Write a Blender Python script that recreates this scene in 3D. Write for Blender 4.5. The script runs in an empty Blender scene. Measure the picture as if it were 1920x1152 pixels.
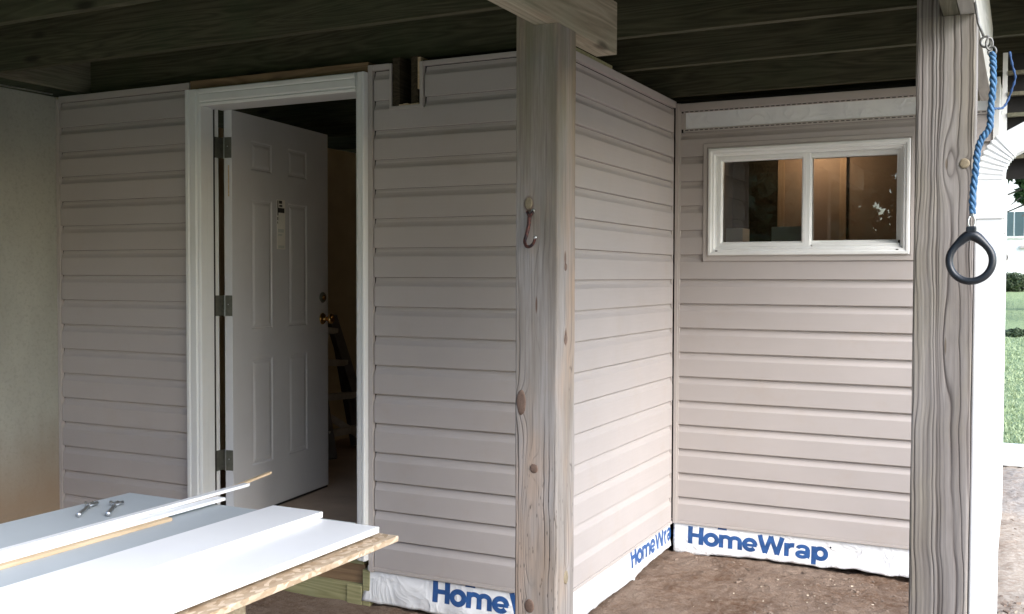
import bpy, bmesh, math, random
import numpy as np
from mathutils import Vector, Matrix, noise
random.seed(7); rng = np.random.default_rng(7)
R = math.radians
SC = bpy.context.scene

# ------------------------------------------------------------------ camera
cam = bpy.data.cameras.new('camera'); co = bpy.data.objects.new('camera', cam); SC.collection.objects.link(co)
CAM = Vector((1.6335, -3.7064, 1.4458)); YAW, PITCH, ROLL, F = 0.4632, -0.0299, 0.0027, 1915.95
cy_, sy_, cp_, sp_ = math.cos(YAW), math.sin(YAW), math.cos(PITCH), math.sin(PITCH)
fw = Vector((-sy_*cp_, cy_*cp_, sp_)); rt = Vector((cy_, sy_, 0)); up = rt.cross(fw)
r2 = rt*math.cos(ROLL)+up*math.sin(ROLL); u2 = -rt*math.sin(ROLL)+up*math.cos(ROLL)
co.matrix_world = Matrix(((r2.x, u2.x, -fw.x, CAM.x), (r2.y, u2.y, -fw.y, CAM.y), (r2.z, u2.z, -fw.z, CAM.z), (0, 0, 0, 1)))
cam.sensor_width = 36; cam.lens = F/1920*36; cam.clip_start = 0.02; cam.clip_end = 1500
SC.camera = co
# ------------------------------------------------------------------ sky, sun, exposure
SUN_EL, SUN_AZ = 36, 118           # azimuth clockwise from +y; behind the camera, to the right
W = bpy.data.worlds.new('World'); SC.world = W; W.use_nodes = True
wn = W.node_tree; wn.nodes.clear()
wo = wn.nodes.new('ShaderNodeOutputWorld'); bg = wn.nodes.new('ShaderNodeBackground'); sk = wn.nodes.new('ShaderNodeTexSky')
sk.sky_type = 'NISHITA'; sk.sun_disc = False; sk.sun_elevation = R(SUN_EL); sk.sun_rotation = R(SUN_AZ)
sk.air_density = 1.0; sk.dust_density = 1.2; sk.ozone_density = 0.6
bg.inputs['Strength'].default_value = 0.15
wn.links.new(sk.outputs[0], bg.inputs[0]); wn.links.new(bg.outputs[0], wo.inputs[0])
sl = bpy.data.lights.new('sun', 'SUN'); sl.energy = 1.3; sl.angle = R(32); sl.color = (1, 0.985, 0.97)
so = bpy.data.objects.new('sun', sl); SC.collection.objects.link(so)
sd = Vector((math.sin(R(SUN_AZ))*math.cos(R(SUN_EL)), math.cos(R(SUN_AZ))*math.cos(R(SUN_EL)), math.sin(R(SUN_EL))))
so.rotation_euler = sd.to_track_quat('Z', 'Y').to_euler()
vs = SC.view_settings; vs.view_transform = 'Standard'; vs.look = 'None'; vs.exposure = 1.84; vs.gamma = 1; vs.use_curve_mapping = False
SC.cycles.max_bounces = 10; SC.cycles.diffuse_bounces = 6

# ------------------------------------------------------------------ node helpers
class NT:
    def __init__(s, name):
        s.mat = bpy.data.materials.new(name); s.mat.use_nodes = True; s.t = s.mat.node_tree; s.t.nodes.clear()
        s.out = s.t.nodes.new('ShaderNodeOutputMaterial'); s.b = s.t.nodes.new('ShaderNodeBsdfPrincipled')
        s.t.links.new(s.b.outputs[0], s.out.inputs[0])
        s.co = s.t.nodes.new('ShaderNodeTexCoord').outputs['Object']
    def put(s, sock, v):
        if isinstance(v, bpy.types.NodeSocket): s.t.links.new(v, sock)
        else: sock.default_value = v
    def m(s, op, a, b=0.0, c=0.0):
        n = s.t.nodes.new('ShaderNodeMath'); n.operation = op
        for i, v in enumerate((a, b, c)): s.put(n.inputs[i], v)
        return n.outputs[0]
    def vm(s, op, a, b=(0, 0, 0)):
        n = s.t.nodes.new('ShaderNodeVectorMath'); n.operation = op; s.put(n.inputs[0], a); s.put(n.inputs[1], b); return n.outputs[0]
    def xyz(s, v=None):
        n = s.t.nodes.new('ShaderNodeSeparateXYZ'); s.put(n.inputs[0], v or s.co); return n.outputs
    def comb(s, x, y, z):
        n = s.t.nodes.new('ShaderNodeCombineXYZ')
        for i, v in enumerate((x, y, z)): s.put(n.inputs[i], v)
        return n.outputs[0]
    def noise(s, v, scale, detail=4, rough=0.55, dist=0.0, dim='3D'):
        n = s.t.nodes.new('ShaderNodeTexNoise'); n.noise_dimensions = dim
        if dim == '1D': s.put(n.inputs['W'], v)
        else: s.put(n.inputs['Vector'], v)
        s.put(n.inputs['Scale'], scale); n.inputs['Detail'].default_value = detail; n.inputs['Roughness'].default_value = rough
        n.inputs['Distortion'].default_value = dist
        return n.outputs['Fac']
    def vor(s, v, scale, feature='F1', out='Distance', rnd=1.0):
        n = s.t.nodes.new('ShaderNodeTexVoronoi'); n.feature = feature; s.put(n.inputs['Vector'], v); n.inputs['Scale'].default_value = scale
        n.inputs['Randomness'].default_value = rnd; return n.outputs[out]
    def ramp(s, f, stops, interp='LINEAR'):
        n = s.t.nodes.new('ShaderNodeValToRGB'); s.put(n.inputs[0], f); r = n.color_ramp; r.interpolation = interp
        while len(r.elements) < len(stops): r.elements.new(0.5)
        for e, (p, c) in zip(r.elements, stops):
            e.position = p; e.color = (c, c, c, 1) if isinstance(c, (int, float)) else (*c, 1)
        return n.outputs[0]
    def mix(s, f, a, b, mode='MIX'):
        n = s.t.nodes.new('ShaderNodeMix'); n.data_type = 'RGBA'; n.blend_type = mode
        s.put(n.inputs[0], f)
        for i, v in ((6, a), (7, b)):
            s.put(n.inputs[i], v if isinstance(v, bpy.types.NodeSocket) else (*v, 1) if len(v) == 3 else v)
        return n.outputs[2]
    def mr(s, v, a, b, c=0.0, d=1.0):
        n = s.t.nodes.new('ShaderNodeMapRange'); s.put(n.inputs[0], v)
        for i, k in enumerate((a, b, c, d)): n.inputs[i+1].default_value = k
        return n.outputs[0]
    def bump(s, h, strength=0.3, dist=0.002, prev=None):
        n = s.t.nodes.new('ShaderNodeBump'); s.put(n.inputs['Height'], h); n.inputs['Strength'].default_value = strength
        n.inputs['Distance'].default_value = dist
        if prev: s.put(n.inputs['Normal'], prev)
        s.t.links.new(n.outputs[0], s.b.inputs['Normal']); return n.outputs[0]
    def col(s, c): s.put(s.b.inputs['Base Color'], c if isinstance(c, bpy.types.NodeSocket) else (*c, 1))
    def rough(s, v): s.put(s.b.inputs['Roughness'], v)
    def spec(s, v): s.b.inputs['Specular IOR Level'].default_value = v
    def rnd(s):
        return s.t.nodes.new('ShaderNodeObjectInfo').outputs['Random']

def scaled(n, v, k): return n.vm('MULTIPLY', v, k)

def plain(name, c, rough=0.5, var=0.08, scale=6, spec=0.4, metal=0.0, dirt=0.0, bump=0.0):
    n = NT(name)
    f = n.noise(n.co, scale, 5, 0.6)
    base = n.mix(n.mr(f, 0.3, 0.7), tuple(x*(1-var) for x in c), tuple(min(1, x*(1+var)) for x in c))
    if dirt:
        d = n.noise(n.co, 5, 7, 0.65)
        base = n.mix(n.mr(d, 0.45, 0.85, 0, dirt), base, (0.20, 0.17, 0.13))
    n.col(base); n.rough(n.mr(n.noise(n.co, scale*4, 4), 0.3, 0.7, max(0.02, rough-0.02), min(1, rough+0.03))); n.spec(spec)
    n.b.inputs['Metallic'].default_value = metal
    if bump: n.bump(n.noise(n.co, scale*18, 3), bump, 0.002)
    return n.mat

# ---- vinyl siding: taupe, faint embossed grain, slight dust
def vinyl_mat(name, c, axis):
    n = NT(name)
    k = (2.2, 2.2, 90) if True else None
    gr = n.noise(scaled(n, n.co, (4, 4, 120)), 1.0, 6, 0.7, 0.4)
    big = n.noise(n.co, 1.7, 5, 0.6)
    base = n.mix(n.mr(big, 0.3, 0.7), tuple(x*0.95 for x in c), tuple(x*1.05 for x in c))
    base = n.mix(n.mr(n.rnd(), 0, 1, 0, 0.35), base, tuple(x*1.10 for x in c))
    dd = n.noise(n.co, 5, 8, 0.7)
    base = n.mix(n.mr(dd, 0.54, 0.74, 0, 0.30), base, (0.38, 0.31, 0.25))
    n.col(base); n.rough(n.mr(gr, 0.3, 0.7, 0.42, 0.56)); n.spec(0.35)
    b = n.bump(gr, 0.45, 0.0008)
    n.bump(n.noise(scaled(n, n.co, (1.6, 1.6, 5)), 1.0, 2), 0.35, 0.012, b)
    return n.mat
SID = (0.406, 0.372, 0.359)
M_sid = vinyl_mat('taupe_vinyl', SID, 0)
M_trim = plain('taupe_vinyl_trim', (0.425, 0.388, 0.368), 0.45, 0.05, 3, bump=0.05)
M_white = plain('white_vinyl', (0.76, 0.77, 0.76), 0.38, 0.04, 4, dirt=0.10)
M_casing = plain('white_painted_casing', (0.70, 0.71, 0.70), 0.42, 0.05, 5, dirt=0.18, bump=0.05)
M_door = plain('primed_steel_door', (0.60, 0.60, 0.615), 0.45, 0.04, 3, dirt=0.08)
M_gasket = plain('black_weatherstrip', (0.02, 0.016, 0.014), 0.7)
M_brass = plain('polished_brass', (0.75, 0.45, 0.16), 0.2, 0.06, 30, metal=1.0)
M_hinge = plain('dull_steel_hinge', (0.15, 0.15, 0.125), 0.42, 0.15, 60, metal=0.6)
M_pvc = plain('white_pvc_board', (0.82, 0.83, 0.84), 0.3, 0.02, 3)
M_pvcg = plain('grey_blue_sheet', (0.42, 0.46, 0.48), 0.6, 0.05, 4, bump=0.05)
M_alu = plain('white_downspout_aluminium', (0.80, 0.82, 0.83), 0.35, 0.04, 6, dirt=0.16)
M_steel = plain('zinc_steel', (0.55, 0.56, 0.56), 0.35, 0.12, 40, metal=0.9)
M_iron = plain('grey_iron', (0.16, 0.16, 0.155), 0.5, 0.3, 60, metal=0.6)
M_ring = plain('black_plastic', (0.012, 0.016, 0.022), 0.38, 0.2, 30, spec=0.5, bump=0.15)
M_inner_dark = plain('dark_gap', (0.012, 0.011, 0.01), 0.9)
M_card = plain('white_card', (0.8, 0.78, 0.72), 0.6)
M_print = plain('black_print', (0.02, 0.02, 0.025), 0.6)
M_box = plain('pale_block', (0.62, 0.64, 0.60), 0.7, 0.06)
M_ladder = plain('weathered_aluminium_ladder', (0.15, 0.15, 0.15), 0.5, 0.2, 12, metal=0.3)
M_ladder2 = plain('worn_ladder_tread', (0.60, 0.60, 0.56), 0.5, 0.2, 12, metal=0.5)
M_house = plain('white_house_siding', (0.78, 0.78, 0.76), 0.6)
M_roof = plain('grey_shingle', (0.10, 0.10, 0.10), 0.9, 0.2)
M_winglass = plain('distant_window_glass', (0.08, 0.12, 0.13), 0.1, spec=0.8)
M_stone = plain('pebble_grey', (0.20, 0.15, 0.115), 0.85, 0.3, 20)
M_chip = plain('pale_wood_chip', (0.55, 0.47, 0.36), 0.8, 0.3, 20)
M_edging = plain('white_edging_board', (0.72, 0.72, 0.69), 0.5, 0.06, 3, dirt=0.2)

# ---- lumber: axis = direction of the grain
def lumber(name, axis, dark, light, sc=1.0, tint=None, tamt=0.35, contrast=1.0, bump=0.35):
    n = NT(name)
    st = {'x': (1.2, 22, 22), 'y': (22, 1.2, 22), 'z': (22, 22, 1.2)}[axis]
    off = n.comb(n.m('MULTIPLY', n.rnd(), 37.0), n.m('MULTIPLY', n.rnd(), 11.0), n.m('MULTIPLY', n.rnd(), 53.0))
    v = n.vm('ADD', n.co, off)
    rings = n.noise(scaled(n, v, tuple(k*0.35*sc for k in st)), 1.0, 3, 0.5, 1.1)
    lines = n.m('FRACT', n.m('MULTIPLY', rings, 13.0))
    lines = n.m('ABSOLUTE', n.m('SUBTRACT', lines, 0.5))
    fib = n.noise(scaled(n, v, tuple(k*3.2 for k in st)), 1.0, 6, 0.72)
    f = n.m('ADD', n.m('MULTIPLY', lines, 0.7*contrast), n.m('MULTIPLY', fib, 0.75))
    c = n.mix(n.mr(f, 0.25, 0.85), dark, light)
    if tint:
        bl = n.noise(v, 3.2, 5, 0.6)
        c = n.mix(n.mr(bl, 0.45, 0.7, 0, tamt), c, tint)
    kn = n.vor(scaled(n, v, {'x': (2.2, 7, 7), 'y': (7, 2.2, 7), 'z': (7, 7, 2.2)}[axis]), 1.0)
    c = n.mix(n.mr(kn, 0.06, 0.15, 0.8, 0.0), c, tuple(x*0.35 for x in dark))
    n.col(c); n.rough(0.82); n.spec(0.2)
    n.bump(f, bump, 0.002)
    return n.mat
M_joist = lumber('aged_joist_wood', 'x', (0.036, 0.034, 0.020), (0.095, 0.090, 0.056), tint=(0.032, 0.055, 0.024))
M_beam = lumber('beam_wood', 'y', (0.20, 0.17, 0.12), (0.42, 0.37, 0.28), tint=(0.28, 0.30, 0.22), tamt=0.4)
M_beamD = lumber('beam_wood_dark', 'y', (0.09, 0.085, 0.06), (0.20, 0.18, 0.13), tint=(0.09, 0.13, 0.08))
M_stub = lumber('dark_brown_beam_end', 'y', (0.022, 0.017, 0.010), (0.07, 0.055, 0.035))
M_beam2 = lumber('pale_beam_wood', 'y', (0.30, 0.29, 0.26), (0.48, 0.47, 0.43))
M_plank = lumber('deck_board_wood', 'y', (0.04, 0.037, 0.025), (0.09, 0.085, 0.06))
M_plate = lumber('treated_plate_wood', 'x', (0.20, 0.19, 0.09), (0.38, 0.36, 0.20), tint=(0.28, 0.31, 0.20))
M_stud = lumber('fresh_stud', 'z', (0.34, 0.23, 0.15), (0.44, 0.31, 0.21))
M_fresh = lumber('fresh_lumber_y', 'y', (0.45, 0.33, 0.20), (0.66, 0.52, 0.36))
M_rim = lumber('brown_rim_board', 'x', (0.16, 0.10, 0.06), (0.28, 0.19, 0.11))
M_horse = lumber('sawhorse_wood', 'x', (0.30, 0.24, 0.16), (0.5, 0.42, 0.3))

# ---- square posts with drawn-out grain that flows round knots
def post_mat(name, x0, y0, cols, knots_f, knots_s, freq, linew, spots, curve_f):
    """x0,y0: front left corner.  knots: (u, z, amplitude, su, sz, core, core_colour)"""
    n = NT(name)
    x, y, z = n.xyz()
    g = n.t.nodes.new('ShaderNodeNewGeometry'); nx, ny, nz = n.xyz(g.outputs['Normal'])
    side = n.m('GREATER_THAN', n.m('ABSOLUTE', nx), n.m('ABSOLUTE', ny))
    wob = n.m('MULTIPLY', n.m('SUBTRACT', n.noise(n.comb(0.0, 0.0, z), 2.3, 3, 0.5), 0.5), 0.05)
    wob2 = n.m('MULTIPLY', n.m('SUBTRACT', n.noise(scaled(n, n.co, (6, 6, 0.8)), 1.0, 3, 0.5), 0.5), 0.034)
    def face(u, knots):
        gg = n.m('ADD', u, n.m('ADD', wob, wob2)); core = None
        for (ku, kz, A, su, sz, cs, _) in knots:
            a = n.m('DIVIDE', n.m('SUBTRACT', u, ku), su); b = n.m('DIVIDE', n.m('SUBTRACT', z, kz), sz)
            d2 = n.m('ADD', n.m('MULTIPLY', a, a), n.m('MULTIPLY', b, b))
            gg = n.m('ADD', gg, n.m('MULTIPLY', n.m('EXPONENT', n.m('MULTIPLY', d2, -1.0)), A))
            if cs:
                cc = n.mr(n.m('SQRT', d2), cs*0.6, cs, 1.0, 0.0)
                core = cc if core is None else n.m('MAXIMUM', core, cc)
        return gg, (core if core is not None else n.m('MULTIPLY', z, 0.0))
    gf, cf = face(n.m('SUBTRACT', x, x0), knots_f)
    gs, cs_ = face(n.m('SUBTRACT', y, y0), knots_s)
    gsum = n.m('ADD', n.m('MULTIPLY', gf, n.m('SUBTRACT', 1.0, side)), n.m('MULTIPLY', n.m('ADD', gs, 0.37), side))
    core = n.m('ADD', n.m('MULTIPLY', cf, n.m('SUBTRACT', 1.0, side)), n.m('MULTIPLY', cs_, side))
    warp = n.m('ADD', n.m('MULTIPLY', gsum, freq), n.m('MULTIPLY', n.noise(gsum, 26.0, 2, 0.5, dim='1D'), 2.2 if spots else 4.5))
    fr = n.m('ABSOLUTE', n.m('SUBTRACT', n.m('FRACT', warp), 0.5))          # 0 at line
    lw = n.mr(n.noise(n.comb(n.m('MULTIPLY', gsum, 34.0), 0.0, n.m('MULTIPLY', z, 1.3)), 1.0, 3, 0.6), 0.32, 0.55, 0.0, 1.0)
    line = n.m('MULTIPLY', n.mr(fr, 0.0, linew, 1.0, 0.0), lw)
    if not spots: line = n.m('MAXIMUM', line, n.m('MULTIPLY', n.mr(fr, 0.0, 0.35, 0.45, 0.0), 1.0))
    if spots: line = n.m('MULTIPLY', line, n.m('MULTIPLY', n.mr(n.m('ADD', z, n.noise(scaled(n, n.co, (12, 12, 2)), 1.0, 3)), 2.1, 1.55, 0.25, 1.0), n.mr(n.noise(scaled(n, n.vm('ADD', n.co, (9.0, 4.0, 2.0)), (16, 16, 2.2)), 1.0, 3), 0.42, 0.56, 0.15, 1.0)))
    fib = n.noise(scaled(n, n.co, (150, 150, 3.5)), 1.0, 6, 0.7)
    blot = n.noise(scaled(n, n.co, (11, 11, 1.5)), 1.0, 4, 0.6)
    blot2 = n.noise(scaled(n, n.vm('ADD', n.co, (3.3, 1.7, 0.0)), (7, 7, 2.2)), 1.0, 4, 0.6)
    c = n.mix(n.mr(blot, 0.36, 0.64), cols[0], cols[1])
    c = n.mix(n.mr(blot2, 0.45, 0.68, 0, 0.6), c, cols[2])
    c = n.mix(n.mr(fib, 0.35, 0.7, 0.0, 0.65), c, tuple(k*0.62 for k in cols[0]))
    c = n.mix(n.m('MULTIPLY', line, 0.85), c, cols[3])
    if spots:
        sp = n.vor(scaled(n, n.co, (90, 90, 26)), 1.0)
        msk = n.mr(n.noise(scaled(n, n.co, (14, 14, 2)), 1.0, 3), 0.42, 0.55)
        low = n.mr(z, 0.95, 0.75)
        c = n.mix(n.m('MULTIPLY', n.m('MULTIPLY', n.mr(sp, 0.10, 0.22, 0.75, 0.0), msk), low), c, cols[3])
    # dim olive shade under the deck, painted in towards the top
    top_shade = n.m('MULTIPLY', n.mr(n.noise(scaled(n, n.co, (20, 20, 3)), 1.0, 5, 0.65), 0.4, 0.65), n.mr(z, 1.45, 2.15, 0.05, 0.65 if spots else 0.2))
    c = n.mix(top_shade, c, (0.155, 0.155, 0.10))
    c = n.mix(n.m('MULTIPLY', core, 0.9), c, cols[4])
    n.col(c); n.rough(0.8); n.spec(0.25)
    h = n.m('SUBTRACT', n.m('MULTIPLY', fib, 0.35), n.m('MULTIPLY', line, 1.0))
    n.bump(h, 0.7, 0.0022)
    return n.mat
P1X, P1Y, P2X, P2Y, PW = 0.2425, -0.90, 1.379, -0.87, 0.1405
M_post1 = post_mat('weathered_post_wood', P1X, P1Y,
    [(0.22, 0.19, 0.165), (0.34, 0.32, 0.315), (0.42, 0.29, 0.20), (0.045, 0.035, 0.03), (0.12, 0.075, 0.055)],
    [(0.045, 1.665, 0.02, 0.02, 0.03, 1.0, 0), (0.072, 1.36, 0.030, 0.016, 0.12, 0.25, 0), (0.022, 1.055, 0.02, 0.022, 0.06, 0, 0),
     (0.064, 0.862, 0.026, 0.022, 0.040, 0.3, 0), (0.045, 0.62, 0.060, 0.026, 0.17, 0, 0)],
    [(0.06, 1.50, 0.012, 0.012, 0.035, 0.8, 0), (0.065, 1.26, 0.016, 0.016, 0.045, 0.7, 0), (0.088, 1.02, 0.055, 0.026, 0.20, 0, 0), (0.075, 0.52, 0.02, 0.02, 0.025, 0, 0)],
    62.0, 0.17, True, 0)
M_post2 = post_mat('grey_ridged_post_wood', P2X, P2Y,
    [(0.22, 0.195, 0.18), (0.335, 0.312, 0.30), (0.27, 0.24, 0.16), (0.05, 0.038, 0.035), (0.13, 0.105, 0.08)],
    [(0.076, 1.735, 0.030, 0.020, 0.085, 0.20, 0), (0.118, 1.735, 0.012, 0.012, 0.016, 0.9, 0), (0.080, 1.27, 0.027, 0.021, 0.16, 0.16, 0), (0.125, 0.75, -0.012, 0.03, 0.25, 0, 0)],
    [(0.07, 1.4, 0.02, 0.02, 0.05, 0.5, 0)], 58.0, 0.24, False, 0)

def osb_mat(name, c1, c2, c3):
    n = NT(name)
    v = n.vm('ADD', n.co, scaled(n, n.comb(n.noise(n.co, 9, 2), n.noise(n.vm('ADD', n.co, (5, 2, 1)), 9, 2), 0.0), (0.05, 0.05, 0)))
    cell = n.t.nodes.new('ShaderNodeTexVoronoi'); n.put(cell.inputs['Vector'], scaled(n, v, (85, 50, 100))); cell.inputs['Scale'].default_value = 1
    cr = n.xyz(cell.outputs['Color'])[0]
    c = n.ramp(cr, [(0.0, c1), (0.45, c2), (0.8, c3), (1.0, tuple(x*1.15 for x in c3))])
    fib = n.noise(scaled(n, v, (120, 25, 60)), 1, 4)
    c = n.mix(n.mr(fib, 0.4, 0.7, 0, 0.4), c, c1)
    dk = n.noise(scaled(n, n.co, (14, 6, 14)), 1, 5, 0.7)
    c = n.mix(n.mr(dk, 0.58, 0.72, 0, 0.7), c, tuple(x*0.35 for x in c1))
    n.col(c); n.rough(0.8); n.bump(n.m('ADD', cr, fib), 0.35, 0.0015)
    return n.mat
M_osb = osb_mat('osb_sheet_face', (0.33, 0.24, 0.15), (0.44, 0.34, 0.24), (0.56, 0.46, 0.35))
M_osbin = plain('brown_panel_face', (0.30, 0.215, 0.16), 0.8, 0.15, 3)

def ground_mat():
    n = NT('bare_dirt')
    a = n.noise(n.co, 2.2, 6, 0.6); b = n.noise(n.co, 28, 8, 0.72); c_ = n.noise(n.co, 130, 4, 0.7)
    c = n.mix(n.mr(a, 0.38, 0.62), (0.165, 0.100, 0.065), (0.30, 0.225, 0.175))
    c = n.mix(n.mr(b, 0.42, 0.68, 0, 0.75), c, (0.34, 0.265, 0.21))
    c = n.mix(n.mr(c_, 0.52, 0.72, 0, 0.6), c, (0.06, 0.038, 0.026))
    # earth painted paler out in the yard to imitate open daylight, then lawn
    x, y, z = n.xyz()
    yard = n.mr(n.m('ADD', n.m('MULTIPLY', x, 1.0), n.m('MULTIPLY', a, 0.5)), 1.45, 1.95)
    c = n.mix(n.m('MULTIPLY', yard, 0.9), c, n.mix(n.mr(b, 0.4, 0.66), (0.40, 0.33, 0.27), (0.62, 0.56, 0.49)))
    far = n.m('MAXIMUM', n.mr(y, 5.3, 6.0), n.mr(y, -5.0, -6.5))
    gr = n.mix(n.mr(b, 0.4, 0.7), (0.20, 0.28, 0.13), (0.36, 0.41, 0.25))
    c = n.mix(far, c, gr)
    n.col(c); n.rough(0.95); n.spec(0.1)
    bp = n.bump(b, 0.9, 0.03); n.bump(c_, 0.8, 0.008, bp)
    return n.mat
M_ground = ground_mat()

def conc_mat():
    n = NT('parged_concrete')
    a = n.noise(scaled(n, n.co, (2.0, 2.0, 0.8)), 1.0, 6, 0.62); b = n.noise(n.co, 60, 6, 0.7)
    c = n.mix(n.mr(a, 0.35, 0.65), (0.24, 0.245, 0.215), (0.34, 0.34, 0.30))
    c = n.mix(n.mr(b, 0.5, 0.75, 0, 0.4), c, (0.16, 0.155, 0.13))
    z = n.xyz()[2]
    st = n.m('MULTIPLY', n.mr(n.m('ADD', z, n.m('MULTIPLY', a, 0.5)), 1.05, 0.55), 0.75)      # red-brown soil splash above the ground
    c = n.mix(st, c, (0.26, 0.17, 0.10))
    n.col(c); n.rough(0.9); n.bump(b, 0.4, 0.003)
    return n.mat
M_conc = conc_mat()
def conc_in():
    n = NT('tan_foundation'); a = n.noise(n.co, 3, 6, 0.6)
    n.col(n.mix(n.mr(a, 0.35, 0.65), (0.52, 0.45, 0.30), (0.64, 0.57, 0.40))); n.rough(0.9); return n.mat
M_concin = conc_in()
M_slab = plain('concrete_slab', (0.48, 0.36, 0.26), 0.75, 0.15, 4, bump=0.2)

def wrap_mat():
    n = NT('house_wrap_film')
    cr = n.m('POWER', n.m('SUBTRACT', 1.0, n.m('MULTIPLY', n.m('ABSOLUTE', n.m('SUBTRACT', n.noise(n.co, 7, 3, 0.55, 0.6), 0.5)), 2.0)), 6.0); f = n.noise(n.co, 300, 2)
    c = n.mix(n.mr(n.noise(n.co, 6, 4), 0.4, 0.7), (0.80, 0.82, 0.84), (0.70, 0.72, 0.75))
    z = n.xyz()[2]
    mud = n.m('MULTIPLY', n.mr(n.noise(n.co, 40, 6, 0.7), 0.5, 0.7), n.mr(z, 0.05, 0.0))
    c = n.mix(n.m('MULTIPLY', mud, 0.6), c, (0.25, 0.17, 0.11))
    n.col(c); n.rough(0.42); n.spec(0.4)
    b = n.bump(cr, 0.5, 0.006); n.bump(f, 0.15, 0.0004, b)
    return n.mat
M_wrap = wrap_mat()
M_ink = plain('blue_ink', (0.025, 0.085, 0.25), 0.45, 0.25, 30)

def rope_mat():
    n = NT('blue_twisted_rope')
    c = n.mix(n.mr(n.noise(n.co, 160, 4), 0.35, 0.65), (0.02, 0.08, 0.19), (0.06, 0.18, 0.34))
    n.col(c); n.rough(0.6); n.bump(n.noise(n.co, 320, 3), 0.5, 0.001); return n.mat
M_rope = rope_mat()
M_ropedark = plain('dimmed_rope', (0.02, 0.06, 0.16), 0.7, 0.3, 80)  # rope blue darkened to make the loose tail look dimmer
def rust_mat():
    n = NT('rusty_red_iron')
    c = n.mix(n.mr(n.noise(n.co, 90, 5), 0.4, 0.62), (0.03, 0.018, 0.022), (0.13, 0.045, 0.032))
    n.col(c); n.rough(0.55); n.b.inputs['Metallic'].default_value = 0.3; n.bump(n.noise(n.co, 200, 4), 0.4, 0.001); return n.mat
M_rust = rust_mat()
def leaf_mat(name, a, b):
    n = NT(name); n.col(n.mix(n.noise(n.co, 1.3, 5), a, b)); n.rough(0.55); n.spec(0.3); return n.mat
M_leaf = leaf_mat('tree_leaves', (0.025, 0.055, 0.02), (0.07, 0.12, 0.045))
M_leaf2 = leaf_mat('shrub_leaves', (0.03, 0.05, 0.025), (0.09, 0.12, 0.06))
M_grass = leaf_mat('lawn_grass', (0.22, 0.30, 0.14), (0.40, 0.45, 0.28))
M_bark = lumber('tree_bark', 'z', (0.05, 0.04, 0.03), (0.13, 0.11, 0.09))

def glass_mat():
    n = NT('window_glass'); t = n.t; t.nodes.remove(n.b)
    tr = t.nodes.new('ShaderNodeBsdfTransparent'); tr.inputs[0].default_value = (0.86, 0.88, 0.87, 1)
    gl = t.nodes.new('ShaderNodeBsdfGlossy'); gl.inputs['Roughness'].default_value = 0.01
    fr = t.nodes.new('ShaderNodeFresnel'); fr.inputs[0].default_value = 1.52
    m2 = t.nodes.new('ShaderNodeMath'); m2.operation = 'MULTIPLY_ADD'; m2.inputs[1].default_value = 1.6; m2.inputs[2].default_value = 0.02
    mx = t.nodes.new('ShaderNodeMixShader')
    t.links.new(fr.outputs[0], m2.inputs[0]); t.links.new(m2.outputs[0], mx.inputs[0])
    t.links.new(tr.outputs[0], mx.inputs[1]); t.links.new(gl.outputs[0], mx.inputs[2]); t.links.new(mx.outputs[0], n.out.inputs[0])
    return n.mat
M_glass = glass_mat()
def bulb_mat():
    n = NT('lit_bulb'); n.b.inputs['Emission Color'].default_value = (1, 0.72, 0.42, 1); n.b.inputs['Emission Strength'].default_value = 18; return n.mat
M_bulb = bulb_mat()

# ------------------------------------------------------------------ object helpers
COL = SC.collection
def link(name, me, mat=None, parent=None, smooth=False):
    o = bpy.data.objects.new(name, me); COL.objects.link(o)
    if mat and not me.materials: me.materials.append(mat)
    if parent: o.parent = parent
    if smooth:
        for p in me.polygons: p.use_smooth = True
    return o
def obj(name, bm, mat, parent=None, smooth=False):
    me = bpy.data.meshes.new(name); bmesh.ops.recalc_face_normals(bm, faces=bm.faces); bm.to_mesh(me); bm.free()
    return link(name, me, mat, parent, smooth)
def tag(o, label=None, cat=None, group=None, kind=None):
    for k, v in (('label', label), ('category', cat), ('group', group), ('kind', kind)):
        if v: o[k] = v
    return o
def thing(name, label, cat, loc=(0, 0, 0), group=None):
    o = bpy.data.objects.new(name, None); COL.objects.link(o); o.empty_display_size = 0.05
    tag(o, label, cat, group); return o
def box(bm, x0, x1, y0, y1, z0, z1, bev=0.0, mat4=None):
    r = bmesh.ops.create_cube(bm, size=1.0); vs_ = r['verts']
    for v in vs_:
        v.co = Vector(((x0+x1)/2+v.co.x*(x1-x0), (y0+y1)/2+v.co.y*(y1-y0), (z0+z1)/2+v.co.z*(z1-z0)))
    if bev:
        es = list({e for v in vs_ for e in v.link_edges})
        rr = bmesh.ops.bevel(bm, geom=es, offset=bev, segments=2, affect='EDGES', profile=0.6)
        vs_ = list({v for f in rr['faces'] for v in f.verts} | {v for v in vs_ if v.is_valid})
    if mat4: bmesh.ops.transform(bm, matrix=mat4, verts=[v for v in vs_ if v.is_valid])
def B(name, mat, parent, *a, bev=0.0, **k):
    bm = bmesh.new(); box(bm, *a, bev=bev, **k); return obj(name, bm, mat, parent)
def prism(bm, pts, fn, ts):
    """closed profile pts [(a,b)], swept along ts; fn(a,b,t)->xyz"""
    rows = [[bm.verts.new(fn(a, b, t)) for a, b in pts] for t in ts]
    n = len(pts)
    for r0, r1 in zip(rows, rows[1:]):
        for i in range(n): bm.faces.new((r0[i], r0[(i+1) % n], r1[(i+1) % n], r1[i]))
    bm.faces.new(rows[0][::-1]); bm.faces.new(rows[-1])
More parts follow.
